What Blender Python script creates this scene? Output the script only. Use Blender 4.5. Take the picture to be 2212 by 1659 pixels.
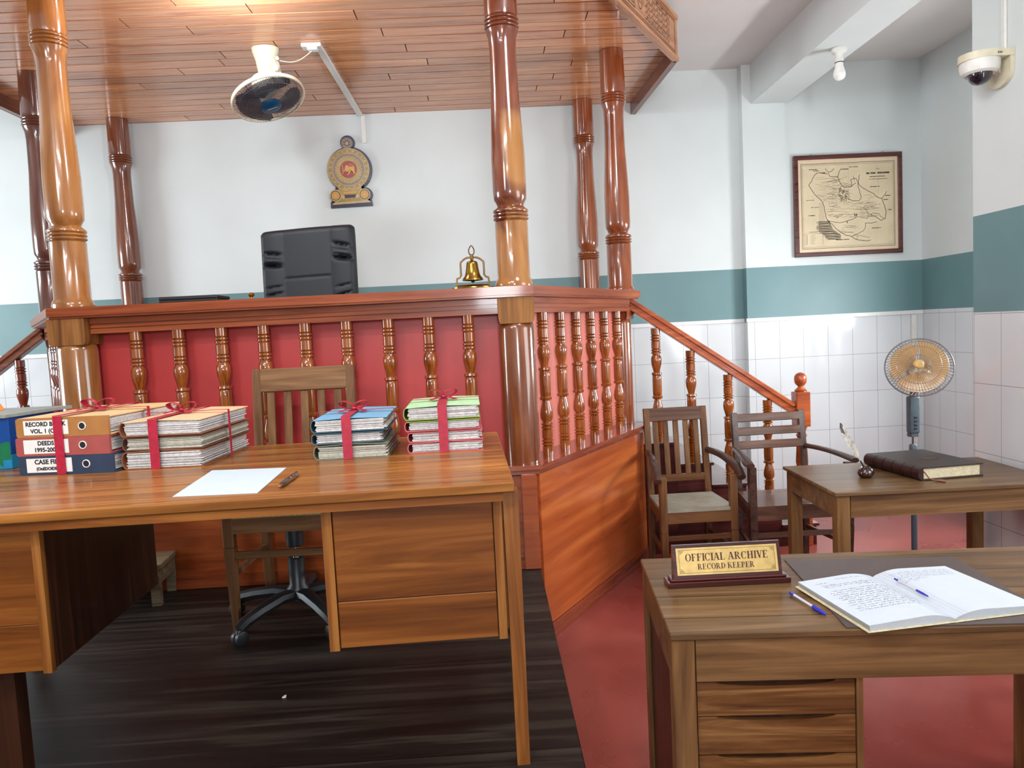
import bpy, bmesh, math, random
from mathutils import Vector, Matrix
random.seed(7)
PI = math.pi
S = bpy.context.scene
for o in list(bpy.data.objects): bpy.data.objects.remove(o)
COL = S.collection

# ------------------------------------------------------------------ camera
F, YAW, PITCH, ROLL, H = 1600.0, .03, .073, .0503, 1.535
def cam_ray(u, v):
    x3, z3 = (u-1106)/F, -(v-829.5)/F
    cr, sr, cp, sp, cy, sy = math.cos(ROLL), math.sin(ROLL), math.cos(PITCH), math.sin(PITCH), math.cos(YAW), math.sin(YAW)
    x, z2 = x3*cr+z3*sr, -x3*sr+z3*cr
    y, z = cp+z2*sp, -sp+z2*cp
    return Vector((x*cy+y*sy, -x*sy+y*cy, z))
cam = bpy.data.objects.new('camera', bpy.data.cameras.new('camera')); COL.objects.link(cam)
fw = cam_ray(1106, 829.5).normalized()
rt = (cam_ray(1206, 829.5)-cam_ray(1106, 829.5)).normalized()
up_ = rt.cross(fw)
cam.matrix_world = Matrix(((rt.x, up_.x, -fw.x, 0), (rt.y, up_.y, -fw.y, 0), (rt.z, up_.z, -fw.z, H), (0, 0, 0, 1)))
cam.data.sensor_width = 36; cam.data.sensor_fit = 'HORIZONTAL'; cam.data.lens = F/2212*36
cam.data.clip_start = .05
S.camera = cam

# ------------------------------------------------------------------ world, lights, exposure
S.view_settings.view_transform = 'Standard'; S.view_settings.look = 'None'
S.view_settings.gamma = 1; S.view_settings.exposure = 0.16; S.view_settings.use_curve_mapping = False
w = bpy.data.worlds.new('daylight'); S.world = w; w.use_nodes = True
w.node_tree.nodes['Background'].inputs[0].default_value = (.86, .93, 1, 1)
w.node_tree.nodes['Background'].inputs[1].default_value = .9
def area(name, loc, aim, sx, sy, power, col):
    l = bpy.data.lights.new(name, 'AREA'); l.shape = 'RECTANGLE'; l.size = sx; l.size_y = sy; l.energy = power; l.color = col
    o = bpy.data.objects.new(name, l); COL.objects.link(o); o.location = loc
    o.rotation_euler = (Vector(aim)-Vector(loc)).to_track_quat('-Z', 'Z').to_euler()
    return o
area('window_light_recess', (3.64, 4.25, 1.60), (0, 4.0, .85), .4, .7, 78, (.97, .98, 1))
area('window_light_left', (-5.9, 3.6, 1.9), (0, 3.6, 1.5), 1.5, 1.7, 140, (.84, .95, 1))
area('window_light_right', (2.62, 2.0, 1.75), (0, 3.0, 1.3), 1.3, 1.2, 26, (.97, .99, 1))
area('window_light_rear', (.2, -2.95, 2.11), (-1.3, 5, 2.8), .55, .6, 88, (.92, .97, 1))
area('added_fill_overhead', (-.6, .6, 3.42), (-.6, .6, 0), 1.2, .12, 44, (.92, .97, 1))  # unseen overhead fill, added to light the desk top
area('added_fill_overhead_rear', (-.9, -1.6, 3.42), (-.9, -1.4, 0), 1.2, .12, 36, (.92, .97, 1))  # second unseen fill, added overhead behind the camera
def point_light(name, loc, power, r=.05, col=(1, .97, .92)):
    l = bpy.data.lights.new(name, 'POINT'); l.energy = power; l.shadow_soft_size = r; l.color = col
    o = bpy.data.objects.new(name, l); COL.objects.link(o); o.location = loc
point_light('added_fill_left', (-1.9, .35, 2.95), 74, .3, (.95, .98, 1))  # unseen soft fill, added to brighten the left of the back wall

point_light('added_fill_right', (.75, 2.3, 3.2), 42, .2, (.96, .98, 1))  # unseen fill, added to lift the recess and right walls

# ------------------------------------------------------------------ materials
def lin(c):
    return tuple(((v/255)/12.92 if v/255 <= .04045 else ((v/255+.055)/1.055)**2.4) for v in c)+(1,)
def new_mat(name, rough=.5, coat=0, metal=0, spec=.5, col=None, **kw):
    m = bpy.data.materials.new(name); m.use_nodes = True
    b = m.node_tree.nodes['Principled BSDF']
    b.inputs['Roughness'].default_value = rough; b.inputs['Metallic'].default_value = metal
    b.inputs['Coat Weight'].default_value = coat; b.inputs['Coat Roughness'].default_value = .08
    b.inputs['Specular IOR Level'].default_value = spec
    if col: b.inputs['Base Color'].default_value = lin(col)
    return m
def N(m, t, **kw):
    n = m.node_tree.nodes.new(t)
    for k, v in kw.items():
        if k.startswith('i_'): n.inputs[k[2:].replace('_', ' ')].default_value = v
        else: setattr(n, k, v)
    return n
def L(m, a, b): m.node_tree.links.new(a, b)
def bsdf(m): return m.node_tree.nodes['Principled BSDF']
def ramp(m, fac, stops, interp='LINEAR'):
    r = N(m, 'ShaderNodeValToRGB'); r.color_ramp.interpolation = interp
    e = r.color_ramp.elements
    e[0].position, e[0].color = stops[0][0], stops[0][1]
    e[1].position, e[1].color = stops[-1][0], stops[-1][1]
    for p, c in stops[1:-1]:
        x = e.new(p); x.color = c
    L(m, fac, r.inputs[0]); return r.outputs[0]
def mth(m, op, a, b=None, c=None):
    n = N(m, 'ShaderNodeMath', operation=op)
    for i, v in enumerate((a, b, c)):
        if v is None: continue
        if isinstance(v, (int, float)): n.inputs[i].default_value = v
        else: L(m, v, n.inputs[i])
    return n.outputs[0]
def mixc(m, fac, a, b):
    n = N(m, 'ShaderNodeMix', data_type='RGBA')
    for s, v in ((0, fac), (6, a), (7, b)):
        if isinstance(v, (int, float, tuple)): n.inputs[s].default_value = v
        else: L(m, v, n.inputs[s])
    return n.outputs[2]
def coords(m, rnd=True):
    tc = N(m, 'ShaderNodeTexCoord')
    if not rnd: return tc.outputs['Object']
    oi = N(m, 'ShaderNodeObjectInfo')
    s = N(m, 'ShaderNodeVectorMath', operation='SCALE'); s.inputs[0].default_value = (17.3, 9.1, 23.7)
    L(m, oi.outputs['Random'], s.inputs['Scale'])
    a = N(m, 'ShaderNodeVectorMath', operation='ADD')
    L(m, tc.outputs['Object'], a.inputs[0]); L(m, s.outputs[0], a.inputs[1])
    return a.outputs[0]
def wood(name, c1, c2, c3, axis='x', rough=.35, coat=.3, scale=1.0, plank=None, bump=.08, contrast=1.0, seam=.0016):
    """c1 dark streak, c2 body, c3 light. axis: grain direction. plank=(axis, width): boards differ in tone"""
    m = new_mat(name, rough, coat, 0, .25 if coat < .3 else .5)
    v = coords(m)
    mp = N(m, 'ShaderNodeMapping')
    sc = {'x': (1.5, 22, 22), 'y': (22, 1.5, 22), 'z': (22, 22, 1.5)}[axis]
    mp.inputs['Scale'].default_value = tuple(s*scale for s in sc)
    L(m, v, mp.inputs[0])
    n1 = N(m, 'ShaderNodeTexNoise', i_Scale=1.0, i_Detail=6.0, i_Roughness=.6, i_Distortion=1.6); L(m, mp.outputs[0], n1.inputs[0])
    mp2 = N(m, 'ShaderNodeMapping'); mp2.inputs['Scale'].default_value = tuple((s*scale*(1.0 if s < 2 else 4)) for s in sc); L(m, v, mp2.inputs[0])
    n2 = N(m, 'ShaderNodeTexNoise', i_Scale=1.2, i_Detail=3.0); L(m, mp2.outputs[0], n2.inputs[0])
    f = mth(m, 'ADD', mth(m, 'MULTIPLY', n1.outputs[0], .75), mth(m, 'MULTIPLY', n2.outputs[0], .25))
    c = ramp(m, f, [(.5-.17/contrast, lin(c1)), (.5, lin(c2)), (.5+.16/contrast, lin(c3))])
    if plank:
        tc = N(m, 'ShaderNodeTexCoord'); sp = N(m, 'ShaderNodeSeparateXYZ'); L(m, tc.outputs['Object'], sp.inputs[0])
        q = mth(m, 'DIVIDE', mth(m, 'ADD', sp.outputs['xyz'.index(plank[0])], plank[1]*.35+plank[1]*9), plank[1])
        fl = mth(m, 'FLOOR', q)
        wn = N(m, 'ShaderNodeTexWhiteNoise', noise_dimensions='1D'); L(m, fl, wn.inputs['W'])
        hv = N(m, 'ShaderNodeHueSaturation'); L(m, c, hv.inputs['Color'])
        L(m, mth(m, 'ADD', mth(m, 'MULTIPLY', wn.outputs[0], .35), .82), hv.inputs['Value'])
        fr = mth(m, 'ABSOLUTE', mth(m, 'SUBTRACT', mth(m, 'SUBTRACT', q, fl), .5))
        edge = mth(m, 'GREATER_THAN', fr, .5-seam/plank[1])
        c = mixc(m, edge, hv.outputs[0], lin((14, 8, 5)))
    L(m, c, bsdf(m).inputs['Base Color'])
    r = mth(m, 'ADD', mth(m, 'MULTIPLY', n1.outputs[0], .2), rough-.1); L(m, r, bsdf(m).inputs['Roughness'])
    if bump:
        bp = N(m, 'ShaderNodeBump', i_Strength=bump, i_Distance=.004); L(m, f, bp.inputs['Height']); L(m, bp.outputs[0], bsdf(m).inputs['Normal'])
    return m
def plain(name, col, rough=.5, coat=0, metal=0, var=.06, scale=30, bump=0, spec=.5):
    m = new_mat(name, rough, coat, metal, spec)
    n = N(m, 'ShaderNodeTexNoise', i_Scale=float(scale), i_Detail=4.0); L(m, coords(m, False), n.inputs[0])
    c = lin(col)
    lo = tuple(max(0, x*(1-var*2)) for x in c[:3])+(1,); hi = tuple(min(1, x*(1+var*2)) for x in c[:3])+(1,)
    L(m, ramp(m, n.outputs[0], [(.3, lo), (.7, hi)]), bsdf(m).inputs['Base Color'])
    if bump:
        bp = N(m, 'ShaderNodeBump', i_Strength=bump, i_Distance=.003); L(m, n.outputs[0], bp.inputs['Height']); L(m, bp.outputs[0], bsdf(m).inputs['Normal'])
    return m
def emit(name, col, s):
    m = new_mat(name, .5, col=(255, 255, 255)); b = bsdf(m)
    b.inputs['Emission Color'].default_value = col+(1,); b.inputs['Emission Strength'].default_value = s
    return m
M = {}
M['wall'] = plain('white_wall_paint', (214, 220, 219), .55, var=.015, scale=2.5)
M['ceil'] = plain('white_ceiling_paint', (224, 219, 216), .7, var=.015, scale=2)
M['teal'] = plain('teal_wall_paint', (104, 138, 141), .45, var=.03, scale=3)
M['trimw'] = plain('white_trim_paint', (225, 224, 222), .3, var=.01)
def tile_mat(name, h='x', w=.2, hh=.3, off=0, zoff=0):
    m = new_mat(name, .08, .3)
    tc = N(m, 'ShaderNodeTexCoord'); sp = N(m, 'ShaderNodeSeparateXYZ'); L(m, tc.outputs['Object'], sp.inputs[0])
    g = None
    for out, size, o in ((sp.outputs[0 if h == 'x' else 1], w, off), (sp.outputs[2], hh, zoff)):
        q = mth(m, 'DIVIDE', mth(m, 'SUBTRACT', out, o), size)
        fr = mth(m, 'ABSOLUTE', mth(m, 'SUBTRACT', mth(m, 'FRACT', q), .5))
        e = mth(m, 'GREATER_THAN', fr, .5-.0015/size)
        g = e if g is None else mth(m, 'MAXIMUM', g, e)
    n = N(m, 'ShaderNodeTexNoise', i_Scale=1.5, i_Detail=2.0); L(m, tc.outputs['Object'], n.inputs[0])
    base = ramp(m, n.outputs[0], [(.3, lin((210, 214, 217))), (.7, lin((220, 224, 226)))])
    L(m, mixc(m, g, base, lin((150, 146, 144))), bsdf(m).inputs['Base Color'])
    n2 = N(m, 'ShaderNodeTexNoise', i_Scale=9.0, i_Detail=2.0); L(m, tc.outputs['Object'], n2.inputs[0])
    hgt = mth(m, 'SUBTRACT', mth(m, 'MULTIPLY', n2.outputs[0], .5), mth(m, 'MULTIPLY', g, .6))
    bp = N(m, 'ShaderNodeBump', i_Strength=.12, i_Distance=.004); L(m, hgt, bp.inputs['Height']); L(m, bp.outputs[0], bsdf(m).inputs['Normal'])
    return m
M['tileB'] = tile_mat('white_tiles_back', 'x', .2, .3, 1.58-.2*40)
M['tileC'] = tile_mat('white_tiles_recess', 'x', .2, .3, 2.535-.2*40)
M['tileS'] = tile_mat('white_tiles_side', 'y', .2, .3, 5.66-.2*40)
M['tileP'] = tile_mat('white_tiles_pier', 'y', .205, .362, 3.62-.205*40, 1.133-.362*6)
# red polished cement floor
m = new_mat('red_cement', .28, .15)
n1 = N(m, 'ShaderNodeTexNoise', i_Scale=1.6, i_Detail=6.0, i_Roughness=.55, i_Distortion=.3); L(m, coords(m, False), n1.inputs[0])
c = ramp(m, n1.outputs[0], [(.25, lin((118, 48, 42))), (.5, lin((142, 64, 56))), (.8, lin((170, 90, 80)))])
vo = N(m, 'ShaderNodeTexVoronoi', i_Scale=9.0); L(m, coords(m, False), vo.inputs[0])
c = mixc(m, mth(m, 'LESS_THAN', vo.outputs[0], .018), c, lin((205, 170, 155)))
L(m, c, bsdf(m).inputs['Base Color'])
L(m, mth(m, 'ADD', mth(m, 'MULTIPLY', n1.outputs[0], .35), .12), bsdf(m).inputs['Roughness'])
M['floor'] = m
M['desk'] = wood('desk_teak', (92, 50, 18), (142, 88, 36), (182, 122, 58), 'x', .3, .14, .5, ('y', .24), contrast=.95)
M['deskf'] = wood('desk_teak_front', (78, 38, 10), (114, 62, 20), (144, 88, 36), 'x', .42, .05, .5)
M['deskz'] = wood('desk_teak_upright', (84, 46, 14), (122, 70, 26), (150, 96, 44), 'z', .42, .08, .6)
M['darkw'] = wood('dark_brown_panel', (34, 16, 8), (52, 26, 14), (70, 38, 22), 'z', .4, .1, .7)  # dark brown wood for pedestal bodies and recessed panels
M['tbl'] = wood('table_teak', (64, 44, 26), (96, 70, 44), (126, 96, 66), 'x', .34, .08, .55, ('y', .155), contrast=.95)
M['tblf'] = wood('table_teak_front', (72, 48, 28), (102, 72, 42), (130, 95, 60), 'x', .38, .15, .6)
M['tblz'] = wood('table_teak_leg', (76, 50, 28), (106, 74, 42), (132, 96, 58), 'z', .38, .15, .6)
M['tbldr'] = wood('table_drawer_teak', (64, 36, 16), (98, 62, 30), (136, 98, 58), 'x', .38, .15, .8, contrast=1.3)
M['chairw'] = wood('chair_teak', (74, 44, 25), (106, 70, 42), (130, 92, 58), 'z', .4, .15, .7)
M['chairx'] = wood('chair_teak_rail', (74, 44, 25), (106, 70, 42), (130, 92, 58), 'x', .4, .15, .7)
M['chaird'] = wood('chair_dark_rail', (66, 42, 32), (96, 66, 52), (116, 84, 66), 'x', .35, .2, .7)
M['armd'] = wood('chair_arm_dark', (42, 24, 20), (66, 42, 34), (88, 60, 48), 'y', .32, .3, .7)
M['backw'] = wood('weathered_chair_rail', (74, 48, 28), (112, 76, 46), (146, 106, 70), 'x', .5, 0, .6)
M['backz'] = wood('weathered_chair_post', (80, 52, 30), (112, 76, 46), (134, 96, 62), 'z', .5, 0, .6)
M['rail'] = wood('varnished_rail', (104, 44, 22), (146, 70, 36), (172, 92, 50), 'x', .32, .2, .5)
M['raild'] = wood('varnished_rail_dark', (96, 38, 22), (132, 60, 38), (154, 78, 50), 'x', .25, .6, .5)
M['redw'] = wood('red_varnished_plywood', (138, 56, 24), (176, 86, 40), (212, 124, 62), 'x', .3, .3, .22, contrast=.8)
M['base'] = wood('orange_brown_panel', (110, 42, 14), (148, 66, 24), (170, 86, 36), 'x', .32, .3, .5)
M['bal'] = wood('varnished_baluster', (92, 40, 10), (142, 72, 22), (172, 98, 38), 'z', .14, 1.0, 1.0, bump=.02)
M['bald'] = wood('dark_varnished_baluster', (74, 26, 12), (108, 44, 22), (140, 68, 36), 'z', .14, 1.0, 1.0, bump=.02)
M['hand'] = wood('orange_handrail', (132, 54, 20), (168, 78, 34), (190, 98, 46), 'x', .25, .5, .5)
M['handd'] = wood('brown_handrail', (82, 42, 28), (118, 66, 44), (140, 84, 58), 'x', .3, .4, .5)
M['stair'] = wood('dark_red_stair_boards', (44, 14, 12), (70, 24, 20), (92, 36, 30), 'x', .5, 0, .5)
M['tread'] = plain('grey_glare_tread', (148, 132, 128), .25, var=.05, coat=.2)  # glare on the dark red treads, put into a grey top colour
M['canopy'] = wood('canopy_planks', (160, 94, 58), (206, 138, 94), (224, 164, 120), 'x', .22, .35, .8, contrast=.9)
M['canopyd'] = plain('canopy_gap', (52, 24, 14), .6)
M['fascia'] = wood('canopy_fascia', (130, 78, 48), (176, 120, 82), (198, 142, 102), 'x', .35, .2, .7)
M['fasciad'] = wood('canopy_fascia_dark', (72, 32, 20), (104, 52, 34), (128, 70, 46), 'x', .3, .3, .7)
M['carve'] = plain('carving_dark', (70, 44, 32), .6)
M['plat'] = wood('platform_boards', (14, 10, 8), (28, 22, 19), (64, 55, 47), 'x', .45, .0, .5, ('y', .29), contrast=.9, seam=.004)
M['platside'] = wood('platform_side', (34, 20, 14), (54, 36, 28), (70, 50, 40), 'y', .4, .1, .8)
def column_mat(name, dark, mid, light, stops, cutmix=1.0):
    m = new_mat(name, .17, .8)
    v = coords(m, False)
    mp = N(m, 'ShaderNodeMapping'); mp.inputs['Scale'].default_value = (10, 10, 1.3); L(m, v, mp.inputs[0])
    n1 = N(m, 'ShaderNodeTexNoise', i_Scale=1.0, i_Detail=6.0, i_Distortion=1.2); L(m, mp.outputs[0], n1.inputs[0])
    body = ramp(m, n1.outputs[0], [(.3, lin(dark)), (.52, lin(mid)), (.75, lin(light))])
    pale = ramp(m, n1.outputs[0], [(.25, lin((132, 80, 36))), (.5, lin((166, 112, 56))), (.75, lin((188, 138, 78)))])
    sp = N(m, 'ShaderNodeSeparateXYZ'); L(m, v, sp.inputs[0])
    n3 = N(m, 'ShaderNodeTexNoise', i_Scale=6.0, i_Detail=2.0); L(m, v, n3.inputs[0])
    z = mth(m, 'ADD', sp.outputs[2], mth(m, 'MULTIPLY', mth(m, 'SUBTRACT', n3.outputs[0], .5), .22))
    zz = mth(m, 'DIVIDE', z, 3.3)
    mask = ramp(m, zz, [(p, (s, s, s, 1)) for p, s in stops])
    if cutmix < 1:   # patch leans to the right face of the column
        xx = mth(m, 'ADD', sp.outputs[0], mth(m, 'MULTIPLY', mth(m, 'SUBTRACT', n3.outputs[0], .5), .10))
        xm = ramp(m, mth(m, 'ADD', mth(m, 'MULTIPLY', xx, 8), .5), [(.22, (0, 0, 0, 1)), (.4, (1, 1, 1, 1))])
        up = ramp(m, zz, [(.60, (0, 0, 0, 1)), (.615, (1, 1, 1, 1))])
        mask = mth(m, 'MULTIPLY', mask, mth(m, 'MAXIMUM', xm, mth(m, 'SUBTRACT', 1.0, up)))
    L(m, mixc(m, mask, body, pale), bsdf(m).inputs['Base Color'])
    return m
M['colA'] = column_mat('golden_column_wood', (100, 52, 20), (138, 80, 34), (164, 106, 52), [(0, .25), (.55, .3), (.68, .55), (.80, .5), (.86, .1), (1, 0)])
M['colB'] = column_mat('patched_column_wood', (82, 34, 18), (112, 54, 30), (140, 76, 44), [(0, .0), (.47, .15), (.52, .8), (.63, .85), (.645, .0), (.665, .9), (.76, .9), (.785, 0), (1, 0)], .5)
M['colC'] = column_mat('red_brown_column_wood', (96, 40, 20), (134, 64, 34), (158, 84, 48), [(0, .15), (1, .05)])
M['colD'] = column_mat('dark_brown_column_wood', (66, 34, 26), (92, 52, 40), (114, 68, 52), [(0, 0), (1, 0)])
M['colE'] = column_mat('brown_column_wood', (84, 40, 26), (116, 62, 42), (140, 82, 54), [(0, .05), (1, .05)])
M['blkA'] = wood('golden_block', (100, 58, 26), (138, 88, 42), (166, 116, 62), 'z', .5, 0, .6)
M['blkC'] = wood('red_brown_block', (96, 42, 22), (134, 66, 38), (160, 88, 52), 'z', .35, .2, .6)
M['blkD'] = wood('dark_brown_block', (66, 34, 26), (92, 52, 40), (114, 68, 52), 'z', .35, .2, .6)
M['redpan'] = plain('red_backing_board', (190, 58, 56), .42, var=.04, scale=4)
M['litpan'] = plain('lit_red_backing_board', (214, 122, 108), .4, var=.04, scale=4)  # strong light on the red board, put into a pinker colour
M['leather'] = plain('black_leather', (15, 23, 30), .55, var=.08, scale=60, bump=.05)
M['blackp'] = plain('black_plastic', (30, 32, 36), .4)
M['chrome'] = new_mat('chrome', .15, metal=1, col=(200, 200, 205))
M['brass'] = plain('aged_brass', (158, 124, 58), .22, metal=1, var=.12, scale=25)
M['brassd'] = plain('dark_brass', (112, 84, 50), .35, metal=1, var=.12, scale=25)
M['cream'] = plain('cream_plastic', (214, 206, 180), .4, var=.03)
M['white'] = plain('white_plastic', (226, 224, 218), .35, var=.02)
M['bulb'] = new_mat('bulb_glass', .12, .5, col=(240, 238, 232))
M['lamp_on'] = emit('lit_lamp', (.93, .97, 1.0), 22)
M['greyp'] = plain('grey_blue_plastic', (72, 86, 94), .4)
M['wire'] = plain('grille_wire', (120, 112, 108), .35, metal=.6)
M['wired'] = plain('dark_grille_wire', (84, 80, 86), .35, metal=.5)
m = new_mat('smoked_blade', .2, col=(58, 62, 74)); bsdf(m).inputs['Alpha'].default_value = .9; M['smoke'] = m
m = new_mat('amber_blade', .2, col=(206, 160, 98)); bsdf(m).inputs['Alpha'].default_value = .85; M['amber'] = m
M['hubc'] = plain('gold_cream_hub', (206, 168, 100), .3)
M['bluehub'] = plain('blue_hub', (20, 66, 100), .3)
M['domeg'] = new_mat('dark_dome', .04, 1.0, col=(18, 18, 30))
M['paper'] = plain('white_paper', (188, 195, 204), .6, var=.01)
M['papere'] = plain('paper_edges', (208, 204, 202), .7, var=.1, scale=120)
M['paperg'] = plain('greyish_paper_edges', (186, 182, 168), .7, var=.1, scale=120)
M['sheet'] = plain('blue_white_sheet', (192, 205, 220), .5, var=.01)
M['ink'] = new_mat('black_ink', .6, col=(24, 24, 28))
M['inkb'] = new_mat('blue_grey_ink', .6, col=(66, 70, 86))
M['label'] = plain('label_paper', (226, 224, 220), .5, var=.01)
M['ribbon'] = plain('crimson_ribbon', (166, 24, 52), .5, var=.1, scale=60)
M['tan'] = plain('tan_board', (222, 186, 134), .5, var=.04)
M['tand'] = plain('tan_spine', (164, 112, 60), .45, var=.04)
M['redb'] = plain('brick_red_board', (158, 76, 72), .45, var=.04)
M['navy'] = plain('navy_board', (42, 56, 80), .45, var=.04)
M['peach'] = plain('peach_board', (240, 192, 150), .5, var=.03)
M['brownb'] = plain('brown_board', (146, 88, 56), .5, var=.05)
M['brownd'] = plain('dull_brown_board', (112, 76, 58), .5, var=.05)
M['skyb'] = plain('sky_blue_board', (112, 168, 202), .5, var=.03)
M['tealb'] = plain('teal_grey_board', (62, 92, 104), .5, var=.04)
M['greyb'] = plain('grey_green_board', (120, 120, 100), .5, var=.04)
M['greenb'] = plain('light_green_board', (176, 216, 166), .5, var=.03)
M['oliveb'] = plain('olive_green_board', (138, 158, 62), .5, var=.04)
M['pinkb'] = plain('dusty_pink_board', (198, 96, 100), .5, var=.04)
M['mahog'] = wood('mahogany', (48, 16, 16), (66, 24, 22), (84, 34, 30), 'x', .2, .7, .8)
M['gold'] = plain('brushed_gold_plate', (204, 172, 106), .38, metal=.3, var=.08, scale=40)
M['engrave'] = new_mat('engraved_brown', .5, col=(70, 24, 18))
M['mat'] = plain('brown_leather_mat', (78, 66, 64), .45, var=.05, scale=80)
M['bookc'] = plain('dark_brown_leather', (50, 38, 38), .38, var=.1, scale=50, bump=.05)
M['booksp'] = plain('oxblood_leather', (42, 20, 20), .3, var=.15, scale=40, bump=.08)
M['pages'] = plain('yellowed_pages', (196, 184, 152), .7, var=.08, scale=90)
M['tassel'] = plain('brown_tassel', (122, 70, 52), .6)
M['glaze'] = new_mat('dark_brown_glaze', .08, 1.0, col=(48, 22, 20))
M['feather'] = plain('grey_white_feather', (188, 182, 170), .7, var=.2, scale=40)
M['featherd'] = plain('dark_feather_tip', (78, 70, 64), .7, var=.15, scale=40)
M['penb'] = new_mat('blue_pen_plastic', .25, .5, col=(24, 40, 170))
M['penc'] = new_mat('clear_pen_barrel', .15, .5, col=(196, 196, 204))
M['pend'] = new_mat('black_pen_lacquer', .15, 1.0, col=(40, 26, 22))
M['rose'] = new_mat('rose_metal', .2, metal=1, col=(206, 160, 130))
M['cane'] = plain('green_grey_seat', (150, 146, 130), .5, var=.08, scale=14)
M['caney'] = plain('yellow_rush_seat', (170, 156, 104), .6, var=.2, scale=120)
M['boxblue'] = plain('cobalt_box', (8, 66, 138), .35)
M['boxteal'] = plain('cyan_box', (22, 128, 172), .35)
M['boxgreen'] = plain('green_print', (16, 110, 70), .35)
M['boxgrey'] = plain('grey_lid', (138, 142, 132), .4)
M['orange'] = plain('orange_folder', (232, 138, 66), .45)
M['frame'] = wood('dark_picture_frame', (60, 26, 26), (84, 38, 36), (100, 50, 46), 'x', .3, .4, .8)
M['mapp'] = plain('aged_map_paper', (214, 196, 162), .5, var=.04, scale=6)
M['mapm'] = plain('map_mount', (222, 198, 166), .5, var=.02)
M['mapink'] = new_mat('map_ink', .6, col=(74, 60, 50))
M['mapinkl'] = new_mat('map_fine_ink', .6, col=(124, 108, 90))
M['embd'] = new_mat('emblem_navy', .4, col=(34, 26, 56))
M['embg'] = plain('emblem_gold', (150, 122, 70), .4, var=.1, metal=.3)
M['embl'] = plain('emblem_light_gold', (184, 164, 116), .4, var=.06)
M['embw'] = plain('emblem_violet_grey', (128, 110, 112), .4)
M['embr'] = new_mat('emblem_red', .4, col=(150, 36, 26))
M['emby'] = new_mat('emblem_yellow', .4, col=(204, 152, 64))
M['stoolw'] = wood('pale_stool_wood', (92, 76, 58), (128, 112, 90), (150, 136, 112), 'x', .45, .05, .8)
M['chip'] = new_mat('paper_scrap', .6, col=(225, 222, 210))

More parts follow.
